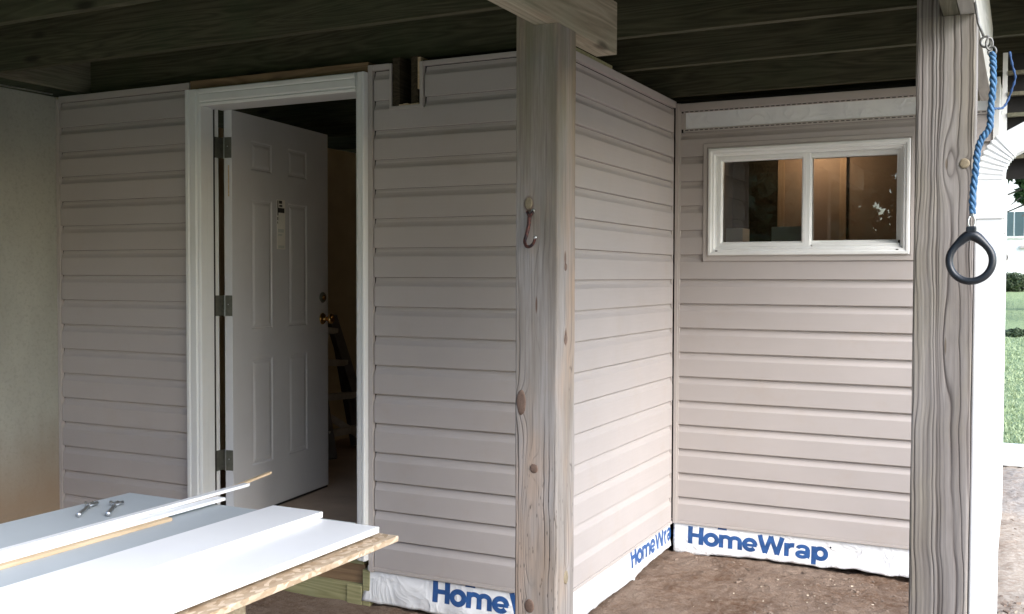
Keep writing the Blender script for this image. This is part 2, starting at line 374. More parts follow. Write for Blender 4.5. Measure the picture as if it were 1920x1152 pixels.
def tube(bm, pts, rad, sides=10, caps=True):
    pts = [Vector(p) for p in pts]; rows = []
    rr = rad if isinstance(rad, (list, tuple)) else [rad]*len(pts)
    t0 = (pts[1]-pts[0]).normalized(); nrm = t0.orthogonal().normalized()
    for i, p in enumerate(pts):
        t = (pts[min(i+1, len(pts)-1)]-pts[max(i-1, 0)]).normalized()
        nrm = (nrm - t*nrm.dot(t)).normalized(); bn = t.cross(nrm)
        rows.append([bm.verts.new(p+(nrm*math.cos(2*math.pi*k/sides)+bn*math.sin(2*math.pi*k/sides))*rr[i]) for k in range(sides)])
    for a, b in zip(rows, rows[1:]):
        for k in range(sides): bm.faces.new((a[k], a[(k+1) % sides], b[(k+1) % sides], b[k]))
    if caps: bm.faces.new(rows[0][::-1]); bm.faces.new(rows[-1])
def catmull(P, n=8):
    P = [Vector(p) for p in P]; Q = [2*P[0]-P[1]]+P+[2*P[-1]-P[-2]]; out = []
    for i in range(1, len(Q)-2):
        for k in range(n):
            t = k/n; a, b, c, d = Q[i-1:i+3]
            out.append(0.5*((2*b)+(c-a)*t+(2*a-5*b+4*c-d)*t*t+(-a+3*b-3*c+d)*t**3))
    out.append(P[-1]); return out
def lathe(bm, prof, center, axis='z', seg=20, mat4=None):
    rows = []
    for r, h in prof:
        row = []
        for k in range(seg):
            a = 2*math.pi*k/seg; p = Vector((r*math.cos(a), r*math.sin(a), h))
            if axis == 'x': p = Vector((p.z, p.x, p.y))
            if axis == 'y': p = Vector((p.x, p.z, p.y))
            if mat4: p = mat4 @ p
            row.append(bm.verts.new(p+Vector(center)))
        rows.append(row)
    for a, b in zip(rows, rows[1:]):
        for k in range(seg): bm.faces.new((a[k], a[(k+1) % seg], b[(k+1) % seg], b[k]))
    bm.faces.new(rows[0][::-1]); bm.faces.new(rows[-1])

# ------------------------------------------------------------------ ground
def gheight(x, y):
    h = 0.012*noise.noise(Vector((x*2.1, y*2.1, 0)))+0.010*noise.noise(Vector((x*7, y*7, 3)))+0.010*noise.noise(Vector((x*17, y*17, 9)))+0.007*noise.noise(Vector((x*45, y*45, 5)))
    h -= 0.006
    if y > 5.6:
        t = min(1.0, (y-5.6)/30); h += 1.15*t**1.15
    if y < -7: h += min(1.0, (-7-y)/60)*0.8
    return h
def axis_pts(segs):
    out = []
    for a, b, s in segs:
        n = max(1, int(round((b-a)/s))); out += [a+(b-a)*i/n for i in range(n)]
    return out+[segs[-1][1]]
gx = axis_pts([(-400, -60, 60), (-60, -8, 6), (-8, -3, 0.8), (-3, -0.9, 0.12), (-0.9, 2.4, 0.018), (2.4, 5, 0.3), (5, 60, 6), (60, 400, 60)])
gy = axis_pts([(-400, -60, 60), (-60, -6, 5), (-6, -1.4, 0.4), (-1.4, 1.5, 0.018), (1.5, 8, 0.06), (8, 40, 1.0), (40, 120, 10), (120, 800, 80)])
vv = [(x, y, gheight(x, y)) for y in gy for x in gx]; nx_ = len(gx)
ff = [(j*nx_+i, j*nx_+i+1, (j+1)*nx_+i+1, (j+1)*nx_+i) for j in range(len(gy)-1) for i in range(nx_-1)]
me = bpy.data.meshes.new('ground'); me.from_pydata(vv, [], ff)
tag(link('ground', me, M_ground, smooth=True), kind='structure')

# ------------------------------------------------------------------ structure behind the siding
D = 1.468; SO = 0.016; C = 0.127; ZT = 2.355
WALLTOP = 2.36
def struct(name, mat, *a, **k):
    return tag(B(name, mat, None, *a, **k), kind='structure')
struct('floor', M_slab, -2.86, -0.121, 0.131, 3.0, 0.13, 0.24)
struct('floor', M_slab, -0.1205, 1.37, D+0.14, 3.0, 0.13, 0.2395)
struct('house_wall', M_house, -4.6, 1.541, 3.1, 3.3, -0.3, 5.5)

left = thing('foundation_wall', 'grey parged concrete wall running toward the viewer, stained brown near the ground', 'wall')
B('wall_face', M_conc, left, -3.1, -2.862, -3.4, 0.0, -0.3, 2.368, bev=0.004)
B('wall_face', M_concin, left, -3.1, -2.863, 0.0, 3.1, -0.3, 2.368)
bm = bmesh.new(); tube(bm, [(-2.855, -1.4, 2.377), (-2.852, -0.6, 2.373), (-2.85, -0.03, 2.377)], 0.0035, 6)
obj('flashing_wire', bm, M_steel, left)
B('wall_face', M_osbin, None, -2.86, 1.5, 3.02, 3.09, 0.24, 2.36)
bpy.data.objects['wall_face.002'].name = 'inner_wall_panel'
inner = bpy.data.objects['inner_wall_panel']; tag(inner, 'brown strand board wall seen through the window behind the lit room', 'wall panel')
for x in (-0.40, 0.206, 0.592, 1.0, 1.38): B('stud', M_stud, inner, x, x+0.04, 2.998, 3.018, 0.24, 2.36)
B('shade_panel', M_stub, inner, -0.09, 0.20, 3.004, 3.018, 0.24, 2.34)  # added dark panel standing in for the unlit bay behind the left pane
#B('blocking', M_stud, inner, 0.64, 0.99, 2.98, 3.018, 1.93, 1.945)

# ------------------------------------------------------------------ siding
PROF = [(0.0, 0.002), (0.0142, 0.0), (0.016, 0.0015), (0.0160, 0.006), (0.0155, 0.086), (0.0147, 0.0895), (0.0112, 0.0950), (0.0072, 0.102), (0.0040, 0.110), (0.0030, 0.1195), (0.0008, 0.1210), (0.0006, 0.126), (0.0, 0.126)]
def clip_prof(z0, lo, hi):
    o = [p[0] for p in PROF[1:-1]]; z = [z0+p[1] for p in PROF[1:-1]]
    zs = [q for q in z if lo < q < hi]
    lo2, hi2 = max(lo, z[0]), min(hi, z[-1])
    ins = [(float(np.interp(lo2, z, o)), lo2)]+[(float(np.interp(q, z, o)), q) for q in zs]+[(float(np.interp(hi2, z, o)), hi2)]
    if lo <= z[0]: ins = [(PROF[1][0], z[0])]+[(float(np.interp(q, z, o)), q) for q in zs if q > z[0]]+[(float(np.interp(hi2, z, o)), hi2)]
    return [(0.0, ins[0][1])]+ins+[(0.0, ins[-1][1])]
def MA(o, z, t): return (t, SO-o, z)
def MB_(o, z, t): return (-SO+o, t, z)
def MC(o, z, t): return (t, D+SO-o, z)
def plank(fn, z0, a, b, parent, lo=-9, hi=9):
    bm = bmesh.new(); n = max(1, int((b-a)/0.35)); ts = [a+(b-a)*i/n for i in range(n+1)]
    w = random.uniform(-0.0008, 0.0008)
    def f2(o, z, t): return fn(o+(w+0.0006*math.sin(t*5+z0*40) if o > 0.001 else 0), z, t)
    prism(bm, clip_prof(z0, lo, hi), f2, ts)
    return obj('siding_plank', bm, M_sid, parent)
def strip(name, fn, t0, t1, z0, z1, parent, o=0.017, mat=None, o0=0.0, bev=0.0012):
    if o > 0.012: o += 0.0015
    bm = bmesh.new()
    prism(bm, [(o0, z0), (o-bev, z0), (o, z0+bev), (o, z1-bev), (o-bev, z1), (o0, z1)], fn, [t0, t1])
    return obj(name, bm, mat or M_trim, parent)

# wall left of the door
wa = thing('siding_wall', 'taupe lap-sided wall strip between the concrete wall and the door', 'wall')
B('sheathing', M_inner_dark, wa, -2.86, -1.90, SO+0.001, 0.12, 0.10, WALLTOP)
for k in range(17): plank(MA, 0.1767+k*C, -2.835, -1.9445, wa, hi=2.345)
strip('corner_trim', MA, -2.861, -2.840, 0.10, ZT-0.0, wa, 0.019)
strip('top_trim', MA, -2.839, -1.9445, 2.337, ZT+0.012, wa, 0.0185)
strip('bottom_trim', MA, -2.839, -1.9445, 0.158, 0.1765, wa, 0.017)
# wall right of the door
wb = thing('siding_wall', 'taupe lap-sided wall right of the doorway with a beam pocket at its top', 'wall')
NX0, NX1, NZ = -0.794, -0.653, 2.173
B('sheathing', M_inner_dark, wb, -0.93, NX0-0.002, SO+0.001, 0.12, 0.17, WALLTOP)
B('sheathing', M_inner_dark, wb, NX1+0.002, 0.0-SO, SO+0.001, 0.12, 0.17, WALLTOP)
B('sheathing', M_inner_dark, wb, NX0-0.0015, NX1+0.0015, SO+0.001, 0.12, 0.17, NZ-0.001)
for k in range(17):
    z0 = 0.1707+k*C
    if z0+C < NZ: plank(MA, z0, -0.887, -0.004, wb)
    else:
        if z0 < NZ-0.0155: plank(MA, z0, -0.887, -0.004, wb, hi=NZ-0.0155)
        plank(MA, z0, -0.887, NX0-0.0125, wb, lo=NZ-0.015, hi=2.34); plank(MA, z0, NX1+0.0225, -0.004, wb, lo=NZ-0.015, hi=2.34)
strip('end_trim', MA, -0.915, -0.893, 0.150, ZT+0.002, wb, 0.020)
strip('top_trim', MA, -0.8925, NX0-0.0125, 2.332, ZT+0.002, wb, 0.018)
strip('top_trim', MA, NX1+0.0165, -0.004, 2.332, ZT-0.004, wb, 0.018)
strip('bottom_trim', MA, -0.8925, -0.004, 0.1545, 0.1705, wb, 0.017)
strip('pocket_trim', MA, NX1+0.0005, NX1+0.016, NZ-0.015, ZT-0.004, wb, 0.021)
strip('pocket_trim', MA, NX0-0.012, NX0-0.0005, NZ-0.015, ZT, wb, 0.019)
strip('pocket_trim', MA, NX0, NX1, NZ-0.015, NZ-0.001, wb, 0.0205)
strip('corner_post', MA, -0.003, 0.016, 0.155, ZT-0.003, wb, 0.021)
# sill framing left exposed under the door
B('bottom_plate', M_plate, wb, -1.95, -0.96, 0.012, 0.118, -0.08, 0.078, bev=0.003)
B('cripple_stud', M_plate, wb, -0.955, -0.918, 0.006, 0.10, -0.06, 0.15, bev=0.002)
B('plate_end', M_plate, wb, -1.04, -0.96, 0.004, 0.0115, -0.07, 0.074, bev=0.002)
B('rim_board', M_rim, wb, -1.95, -0.96, 0.03, 0.11, 0.0785, 0.168, bev=0.002)
B('blocking', M_plate, wb, -1.95, -0.957, 0.014, 0.11, 0.1685, 0.213, bev=0.002)
# return wall
wc = thing('siding_wall', 'taupe lap-sided return wall running back from the outer corner behind the front post', 'wall')
B('sheathing', M_inner_dark, wc, -0.12, -SO-0.001, 0.121, D+0.1, 0.17, WALLTOP)
for k in range(17): plank(MB_, 0.1628+k*C, 0.022, D-0.0165-0.007+random.uniform(-0.002, 0.001), wc, hi=2.34)
strip('corner_trim', MB_, D-0.024, D-0.006, 0.165, 2.32, wc, 0.0105, bev=0.001)
strip('top_trim', MB_, 0.022, D-0.002, 2.325, ZT+0.003, wc, 0.020)
strip('bottom_trim', MB_, 0.022, D-0.014, 0.147, 0.1625, wc, 0.017)
strip('corner_post', MB_, 0.0, 0.021, 0.155, ZT-0.003, wc, 0.021)
B('top_plate', M_plate, wc, -0.115, -0.004, 0.05, 0.56, 2.3605, 2.378, bev=0.002)
# window wall
wd = thing('siding_wall', 'taupe lap-sided rear wall around the sliding window', 'wall')
WX0, WX1, WZ0, WZ1 = 0.153, 1.178, 1.527, 2.132
XE = 1.50
B('sheathing', M_inner_dark, wd, -SO, 0.2, D+SO+0.001, D+0.13, 0.17, WALLTOP)
B('sheathing', M_inner_dark, wd, 1.135, XE, D+SO+0.001, D+0.13, 0.17, WALLTOP)
B('sheathing', M_inner_dark, wd, 0.2, 1.135, D+SO+0.001, D+0.13, 0.17, 1.57)
B('sheathing', M_inner_dark, wd, 0.2, 1.135, D+SO+0.001, D+0.13, 2.09, WALLTOP)
for k in range(16):
    z0 = 0.1647+k*C
    if z0+C <= WZ0: plank(MC, z0, 0.028, XE, wd)
    elif z0 < WZ0:
        plank(MC, z0, 0.028, XE, wd, hi=WZ0-0.0005)
        plank(MC, z0, 0.028, WX0-0.001, wd, lo=WZ0); plank(MC, z0, WX1+0.001, XE, wd, lo=WZ0)
    elif z0 < WZ1 < z0+C:
        plank(MC, z0, 0.028, XE, wd, lo=WZ1+0.0005)
        plank(MC, z0, 0.028, WX0-0.001, wd, hi=WZ1); plank(MC, z0, WX1+0.001, XE, wd, hi=WZ1)
    else: plank(MC, z0, 0.028, WX0-0.001, wd); plank(MC, z0, WX1+0.001, XE, wd)
strip('corner_trim', MC, 0.004, 0.021, 0.150, ZT-0.008, wd, 0.026)
strip('corner_trim', MC, 0.0212, 0.0285, 0.150, ZT-0.008, wd, 0.018)
strip('top_trim', MC, 0.029, XE, 2.306, ZT-0.010, wd, 0.019)
strip('bottom_trim', MC, 0.029, XE, 0.150, 0.1645, wd, 0.017)
# exposed wrap band between two perforated nailing hems
strip('bare_wrap_band', MC, 0.052, XE, 2.214, 2.298, wd, 0.004, M_wrap)
for (za, zb) in ((2.197, 2.2145), (2.2975, 2.3055)):
    strip('nail_hem', MC, 0.040, XE, za, zb, wd, 0.0075)
    bm = bmesh.new(); x = 0.05
    while x < XE-0.03:
        zc = (za+zb)/2+0.001; box(bm, x, x+0.017, D+SO-0.0082, D+SO-0.0074, zc-0.0018, zc+0.0018); x += 0.026
    tag(obj('nail_slot', bm, M_inner_dark, wd), kind='stuff')
strip('nail_hem', MC, 0.029, 0.0515, 2.2146, 2.297, wd, 0.0078)
# white end corner of the house beyond the downspout, with the lap ends of the side wall showing
we = thing('side_wall', 'white lap-sided side wall seen edge-on behind the downspout', 'wall')
B('corner_board', M_white, we, 1.501, 1.529, D-0.006, D+0.09, 0.02, 2.36, bev=0.002)
B('sheathing', M_white, we, 1.38, 1.5275, D+0.132, 3.09, 0.02, 2.36)
for k in range(18):
    z0 = 0.06+k*C; bm = bmesh.new()
    prism(bm, [(a*0.95, b) for a, b in clip_prof(z0, -9, 2.36)], lambda o, z, t: (1.5282+o, t, z), [D+0.092, 3.098])
    obj('siding_plank', bm, M_white, we)

# ------------------------------------------------------------------ house wrap skirts with lettering
def wrapdisp(kind, t, z):
    s = {'A': 0.0, 'B': 11.0, 'C': 23.0}[kind]
    q = max(0.0, min(1.0, (0.155-z)/0.155))
    d = 0.0045+q*(0.009+0.014*noise.noise(Vector((t*3.2+s, z*5, s))))+0.0055*noise.noise(Vector((t*10+s, z*14, 2+s)))*min(1, q*3)
    return d
def wrap_skirt(kind, fn, t0, t1, bottom, parent):
    nt = int((t1-t0)/0.012); nz = 16; V = []; Fc = []
    for i in range(nt+1):
        t = t0+(t1-t0)*i/nt; zb = bottom(t)
        for j in range(nz+1):
            z = 0.172+(zb-0.172)*j/nz; tt = t
            if kind == 'A' and i < 3: tt = t-0.03*(j/nz)**1.5*(1-i/3)
            V.append(fn(wrapdisp(kind, t, z), z, tt))
    for i in range(nt):
        for j in range(nz):
            a = i*(nz+1)+j; Fc.append((a, a+nz+1, a+nz+2, a+1))
    me = bpy.data.meshes.new('house_wrap'); me.from_pydata(V, [], Fc); me.update()
    o = link('house_wrap', me, M_wrap, parent, True)
    md = o.modifiers.new('thick', 'SOLIDIFY'); md.thickness = 0.0007; md.offset = -1
    return o
def rag(s, amp=0.012):
    return lambda t: amp*noise.noise(Vector((t*6, s, 0)))+amp*0.6*noise.noise(Vector((t*19, s, 4)))
ra, rb, rc = rag(1), rag(5, 0.006), rag(9)
wrA = wrap_skirt('A', MA, -0.930, 0.012, lambda t: 0.012+ra(t)*0.7, wb)
wrB = wrap_skirt('B', MB_, 0.0, D-0.008, lambda t: 0.010+0.020*max(0, min(1, (t-0.9)/0.35))+rb(t)-(0.012 if 0.86 < t < 0.885 else 0), wc)
wrC = wrap_skirt('C', MC, 0.004, XE+0.025, lambda t: (-0.004 if t < .2 else 0.004)+rc(t)*0.8+0.010*max(0, min(1, (t-0.25)/0.3)), wd)

# bold grotesque letters drawn as strokes: each stroke is a polyline with a width, in units of the capital height
def arc(cx, cy, rx, ry, a0, a1, n=26): return [(cx+rx*math.cos(R(a0+(a1-a0)*i/n)), cy+ry*math.sin(R(a0+(a1-a0)*i/n))) for i in range(n+1)]
def seg(x0, y0, x1, y1, n=8): return [(x0+(x1-x0)*i/n, y0+(y1-y0)*i/n) for i in range(n+1)]
ST = 0.195
GL = {
 'H': (0.80, [(seg(0.10, 0, 0.10, 1), ST), (seg(0.70, 0, 0.70, 1), ST), (seg(0.19, 0.52, 0.61, 0.52), 0.17)]),
 'o': (0.80, [(arc(0.40, 0.37, 0.30, 0.285, 0, 360, 40), 0.19)]),
 'm': (1.18, [(seg(0.09, 0, 0.09, 0.74), 0.18), (arc(0.335, 0.45, 0.245, 0.20, 165, 0)[:], 0.17), (seg(0.58, 0.46, 0.58, 0), 0.18), (arc(0.83, 0.45, 0.25, 0.20, 165, 0), 0.17), (seg(1.08, 0.46, 1.08, 0), 0.18)]),
 'e': (0.76, [(arc(0.38, 0.37, 0.285, 0.285, 0, 322, 36), 0.18), (seg(0.12, 0.35, 0.735, 0.35), 0.12)]),
 'W': (1.32, [(seg(0.085, 1, 0.36, 0.0, 12), 0.185), (seg(0.36, 0.0, 0.66, 1, 12), 0.165), (seg(0.66, 1, 0.96, 0.0, 12), 0.165), (seg(0.96, 0.0, 1.235, 1, 12), 0.185)]),
 'r': (0.50, [(seg(0.09, 0, 0.09, 0.74), 0.18), (arc(0.43, 0.40, 0.32, 0.25, 160, 80, 12), 0.19)]),
 'a': (0.76, [(arc(0.36, 0.50, 0.245, 0.16, 172, 0, 18), 0.16), (seg(0.605, 0.52, 0.605, 0.10), 0.18), (arc(0.70, 0.10, 0.095, 0.045, 180, 270, 6), 0.08), (arc(0.335, 0.205, 0.235, 0.135, -30, 330, 34), 0.155)]),
 'p': (0.84, [(seg(0.10, -0.26, 0.10, 0.74, 10), 0.18), (arc(0.43, 0.37, 0.27, 0.285, 0, 360, 36), 0.18)]),
}
def lettering(kind, fn, parent, t0, zbase, tmax=9, width=0.712, cap=0.089):
    adv = [(c, GL[c]) for c in 'HomeWrap']; total = sum(g[0] for _, g in adv)+0.04*7
    sx = width/total; bm = bmesh.new(); lay = [0]
    def put(u, v, q):
        t = t0+u; z = zbase+v-0.008*(u/width if kind == 'C' else 0)
        return bm.verts.new(fn(wrapdisp(kind, t, z)+0.0014+0.00012*q, z, t))
    def stroke(P, w, x0, q):
        P = [((x0+a)*sx, b*cap) for a, b in P]; w2 = w*cap*0.66; closed = (Vector(P[0])-Vector(P[-1])).length < 1e-5
        prev = None
        for i, p in enumerate(P):
            a, b = (P[i-1] if i else (P[-2] if closed else P[0])), (P[i+1] if i < len(P)-1 else (P[1] if closed else P[-1]))
            d = Vector((b[0]-a[0], b[1]-a[1])).normalized(); nn = Vector((-d.y, d.x))*w2
            nn.x *= 1.10
            if p[0]+t0 > tmax: prev = None; continue
            row = [put(p[0]+nn.x*k, p[1]+nn.y*k, q) for k in (-1, -0.33, 0.33, 1)]
            if prev:
                for k in range(3): bm.faces.new((prev[k], row[k], row[k+1], prev[k+1]))
            prev = row
    x = 0
    for c, (w, strokes) in adv:
        for q, (P, wd) in enumerate(strokes):
            if c == 'W':                      # level the slanted ends
                P = [(a, min(1, max(0, b))) for a, b in P]
            stroke(P, wd, x, q)
        x += w+0.04
    # lower edge of the line of print above, cut off by the siding
    zt = (0.1475 if kind == 'C' else 0.152)-zbase
    stroke([(1.57+0.06*i, zt/cap) for i in range(9)], 0.13, 0, 0)
    return obj('lettering', bm, M_ink, parent)
lettering('C', MC, wrC, 0.086, 0.050)
lettering('A', MA, wrA, -0.592, 0.060, tmax=0.004)
lettering('B', MB_, wrB, 0.845, 0.063, tmax=D-0.012)
bm = bmesh.new()
for v in range(1): lathe(bm, [(0.003, 0), (0.0045, 0.0001)], (0, 0, 0), seg=14)
for v in bm.verts: v.co = Vector(MC(wrapdisp('C', 0.806, 0.115)+0.0016, 0.112+v.co.y, 0.806+v.co.x))
obj('registered_mark', bm, M_ink, wrC)

# ------------------------------------------------------------------ beam stub in the pocket
t = thing('beam_stub', 'dark sawn beam ends set in the small pocket at the top of the siding', 'beam')
B('side_board', M_stub, t, NX0+0.001, NX0+0.038, 0.000, 0.30, NZ+0.001, 2.379, bev=0.002)
B('side_board', M_stub, t, NX1-0.052, NX1-0.018, 0.010, 0.30, NZ+0.004, 2.379, bev=0.002)
B('shim', M_fresh, t, NX1-0.0155, NX1-0.0015, 0.004, 0.10, NZ+0.065, 2.372, bev=0.001)
B('back_board', M_inner_dark, t, NX0, NX1, 0.301, 0.33, NZ-0.02, 2.38)
bm = bmesh.new()
for i in range(9):
    a = NX0+0.035+i*0.011; box(bm, a, a+0.010, 0.0-0.001, 0.03, NZ-0.0005, NZ+0.003+random.random()*0.005)
obj('splintered_edge', bm, M_fresh, t)

# ------------------------------------------------------------------ door
t = thing('entry_door', 'white six-panel steel door standing open into the dark room', 'door')
CF = -0.035                                           # front of the casing
def casing(name, pts_o, fn, ts):
    bm = bmesh.new(); prism(bm, pts_o, fn, ts); return obj(name, bm, M_casing, t)
# brickmould profile across its width w (0 outer .. 1 inner)
def mould(w): return [(0, 0.02), (0, CF+0.004), (0.004, CF), (0.22*w, CF), (0.30*w, CF+0.006), (0.36*w, CF+0.003), (0.70*w, CF+0.004), (0.78*w, CF+0.012), (0.86*w, CF+0.008), (w-0.003, CF+0.012), (w, CF+0.015), (w, 0.02)]
ZH0, ZH1 = 2.238, 2.326
wl, wr_, wt = 0.088, 0.050, 0.080
casing('casing', mould(wl), lambda a, b, s: (-1.944+a, b, s), [0.22, ZH1])
casing('casing', mould(wr_), lambda a, b, s: (-0.9165-a, b, s), [0.20, ZH1])
casing('casing', mould(wt), lambda a, b, s: (s, b, ZH1-a), [-1.856, -0.9665])
JL, JR = -1.856, -0.966
B('jamb', M_casing, t, JL-0.03, JL, 0.0205, 0.062, 0.215, ZH0+0.03)
B('jamb', M_casing, t, JL-0.03, JL-0.004, 0.0625, 0.101, 0.215, ZH0+0.03)
B('jamb', M_casing, t, JR, JR+0.03, 0.0205, 0.125, 0.215, ZH0+0.03)
B('jamb', M_casing, t, JL, JR, 0.0205, 0.125, ZH0+0.008, ZH0+0.03)
B('weatherstrip', M_gasket, t, JL-0.003, JL+0.0025, 0.0625, 0.070, 0.24, ZH0+0.005)
B('threshold', M_steel, t, JL, JR, -0.02, 0.13, 0.215, 0.243, bev=0.003)
B('header_strip', M_rim, t, -1.943, -0.918, 0.004, 0.11, ZH1+0.002, 2.374, bev=0.002)
# slab in its own frame: s along width, o out of the exterior face, z up
HP = Vector((-1.815, 0.118, 0)); ang = math.atan2(0.12, 0.99)
ds = Vector((-0.1203, 0.9927, 0)); dn = Vector((0.9927, 0.1203, 0))
def DM(s, o, z): p = HP+ds*s+dn*(o+0.022); return (p.x, p.y, z)
SW, DZ0, DZ1, TH = 0.915, 0.253, 2.245, 0.044
def slab():
    bm = bmesh.new()
    ss = [0, 0.155, 0.355, 0.495, 0.695, 0.915]; zs = [DZ0, 0.485, 1.035, 1.17, 1.835, 1.965, 2.125, DZ1]
    panels = {(1, 1), (3, 1), (1, 3), (3, 3), (1, 5), (3, 5)}
    for side in (0, 1):
        for i in range(5):
            for j in range(7):
                a, b, c, d = ss[i], ss[i+1], zs[j], zs[j+1]; oo = 0 if side == 0 else -TH; sg = 1 if side == 0 else -1
                if (i, j) in panels:
                    rings = [(0, 0), (0.007, -0.0004), (0.013, -0.0045), (0.022, -0.005), (0.034, -0.0012), (0.040, -0.0006)]
                    loops = [[bm.verts.new(DM(*q)) for q in ((a+m_, oo+sg*h, c+m_), (b-m_, oo+sg*h, c+m_), (b-m_, oo+sg*h, d-m_), (a+m_, oo+sg*h, d-m_))] for m_, h in rings]
                    for l0, l1 in zip(loops, loops[1:]):
                        for q in range(4): bm.faces.new((l0[q], l0[(q+1) % 4], l1[(q+1) % 4], l1[q]))
                    bm.faces.new(loops[-1])
                else:
                    bm.faces.new([bm.verts.new(DM(*q)) for q in ((a, oo, c), (b, oo, c), (b, oo, d), (a, oo, d))])
    for q in (((0, 0, DZ0), (0, -TH, DZ0), (0, -TH, DZ1), (0, 0, DZ1)), ((SW, 0, DZ0), (SW, -TH, DZ0), (SW, -TH, DZ1), (SW, 0, DZ1)),
              ((0, 0, DZ1), (SW, 0, DZ1), (SW, -TH, DZ1), (0, -TH, DZ1)), ((0, 0, DZ0), (SW, 0, DZ0), (SW, -TH, DZ0), (0, -TH, DZ0))):
        bm.faces.new([bm.verts.new(DM(*p)) for p in q])
    bmesh.ops.remove_doubles(bm, verts=bm.verts, dist=0.0003)
    return obj('slab', bm, M_door, t)
sb = slab()
bm = bmesh.new(); prism(bm, [(0.001, -0.040), (0.001, -0.004), (SW-0.002, -0.004), (SW-0.002, -0.040)], lambda a, b, s: DM(a, b, s), [DZ0-0.018, DZ0-0.0005]); obj('door_sweep', bm, M_gasket, sb)
for zc in (2.065, 1.30, 0.545):                        # hinges: jamb leaf, door leaf, knuckle
    hb = B('hinge', M_hinge, t, JL-0.0037, JL-0.0015, 0.072, 0.125, zc-0.05, zc+0.05, bev=0.0006)
    p = HP+ds*(-0.004)
    bm = bmesh.new(); prism(bm, [(-0.0025, -0.042), (-0.0025, -0.001), (-0.0003, -0.001), (-0.0003, -0.042)], lambda a, b, s: DM(a, b, s), [zc-0.05, zc+0.05]); obj('leaf', bm, M_hinge, hb)
    bm = bmesh.new()
    prism(bm, [(JL-0.004, 0.121), (JL-0.004, 0.1235), (-1.832, 0.1235), (-1.832, 0.121)], lambda a, b, s: (a, b, s), [zc-0.05, zc+0.05]); obj('leaf', bm, M_hinge, hb)
    bm = bmesh.new(); tube(bm, [(-1.836, 0.117, zc-0.052), (-1.836, 0.117, zc+0.052)], 0.005, 12); obj('knuckle', bm, M_steel, hb)
    bm = bmesh.new(); q = DM(-0.003, -0.022, zc)
    lathe(bm, [(0.003, 0), (0.002, -0.001)], (q[0], q[1]-0.001, q[2]+0.006), 'y', 8); obj('screw', M_steel and bm, M_steel, hb)
B('striker_tape', M_fresh, sb, DM(0, -0.02, 0)[0], DM(0, -0.014, 0)[0], DM(0, -0.02, 0)[1]-0.0035, DM(0, -0.02, 0)[1]-0.0012, 1.83, 1.98)
# knob and deadbolt, both sides
KS = 0.915-0.062
rot = Matrix(((dn.x, ds.x, 0), (dn.y, ds.y, 0), (0, 0, 1)))
def along(prof, s, z, sign, mat, name, parent):
    bm = bmesh.new(); c = Vector(DM(s, 0 if sign > 0 else -TH, z))
    m4 = Matrix(((ds.x, 0, dn.x*sign), (ds.y, 0, dn.y*sign), (0, 1, 0))).to_4x4()
    rows = []
    seg = 20
    for r, h in prof: rows.append([bm.verts.new(c+m4 @ Vector((r*math.cos(6.2832*k/seg), r*math.sin(6.2832*k/seg), h))) for k in range(seg)])
    for a, b in zip(rows, rows[1:]):
        for k in range(seg): bm.faces.new((a[k], a[(k+1) % seg], b[(k+1) % seg], b[k]))
    bm.faces.new(rows[0][::-1]); bm.faces.new(rows[-1])
    return obj(name, bm, mat, parent, True)
for sg in (1, -1):
    along([(0.033, 0), (0.033, 0.004), (0.028, 0.009), (0.014, 0.012), (0.011, 0.030), (0.017, 0.038), (0.026, 0.046), (0.029, 0.055), (0.026, 0.064), (0.015, 0.069)], KS, 1.205, sg, M_brass, 'knob', sb)
along([(0.031, 0), (0.031, 0.004), (0.026, 0.010), (0.024, 0.011)], KS, 1.325, 1, M_hinge, 'deadbolt', sb)
along([(0.014, 0.0112), (0.013, 0.014)], KS, 1.325, 1, M_brass, 'deadbolt_cylinder', sb)
def dplate(name, s0, s1, z0, z1, mat, parent, o=0.0006):
    bm = bmesh.new(); prism(bm, [(s0, 0.0002), (s1, 0.0002), (s1, o), (s0, o)], lambda a, b, s: DM(a, b, s), [z0, z1]); return obj(name, bm, mat, parent)
lb = dplate('product_label', 0.392, 0.470, 1.585, 1.842, M_card, sb, 0.0012)
for s0, s1, z0, z1 in ((0.396, 0.404, 1.76, 1.838), (0.410, 0.440, 1.822, 1.838), (0.413, 0.442, 1.806, 1.816), (0.404, 0.462, 1.775, 1.800), (0.394, 0.402, 1.735, 1.752), (0.394, 0.400, 1.718, 1.728),
                       (0.398, 0.455, 1.672, 1.690), (0.398, 0.440, 1.655, 1.664), (0.400, 0.46, 1.590, 1.604)):
    dplate('print_block', s0, s1, z0, z1, M_print if z0 > 1.7 else M_box, lb, 0.0018)

# ------------------------------------------------------------------ window
t = thing('sliding_window', 'white vinyl sliding window with a warm light glowing inside', 'window')
def rect_ring(name, mat, parent, x0, x1, z0, z1, prof, y):
    """mitred frame; prof: (inset, depth) pairs, closed"""
    bm = bmesh.new(); loops = []
    for ins, dep in prof:
        loops.append([bm.verts.new((a, y-dep, b)) for a, b in ((x0+ins, z0+ins), (x1-ins, z0+ins), (x1-ins, z1-ins), (x0+ins, z1-ins))])
    n = len(loops)
    for i in range(n):
        a, b = loops[i], loops[(i+1) % n]
        for q in range(4): bm.faces.new((a[q], a[(q+1) % 4], b[(q+1) % 4], b[q]))
    return obj(name, bm, mat, parent)
rect_ring('surround_trim', M_trim, t, WX0, WX1, WZ0, WZ1, [(0, -0.014), (0, 0.004), (0.002, 0.006), (0.020, 0.006), (0.022, 0.002), (0.030, 0.002), (0.030, -0.014)], D)
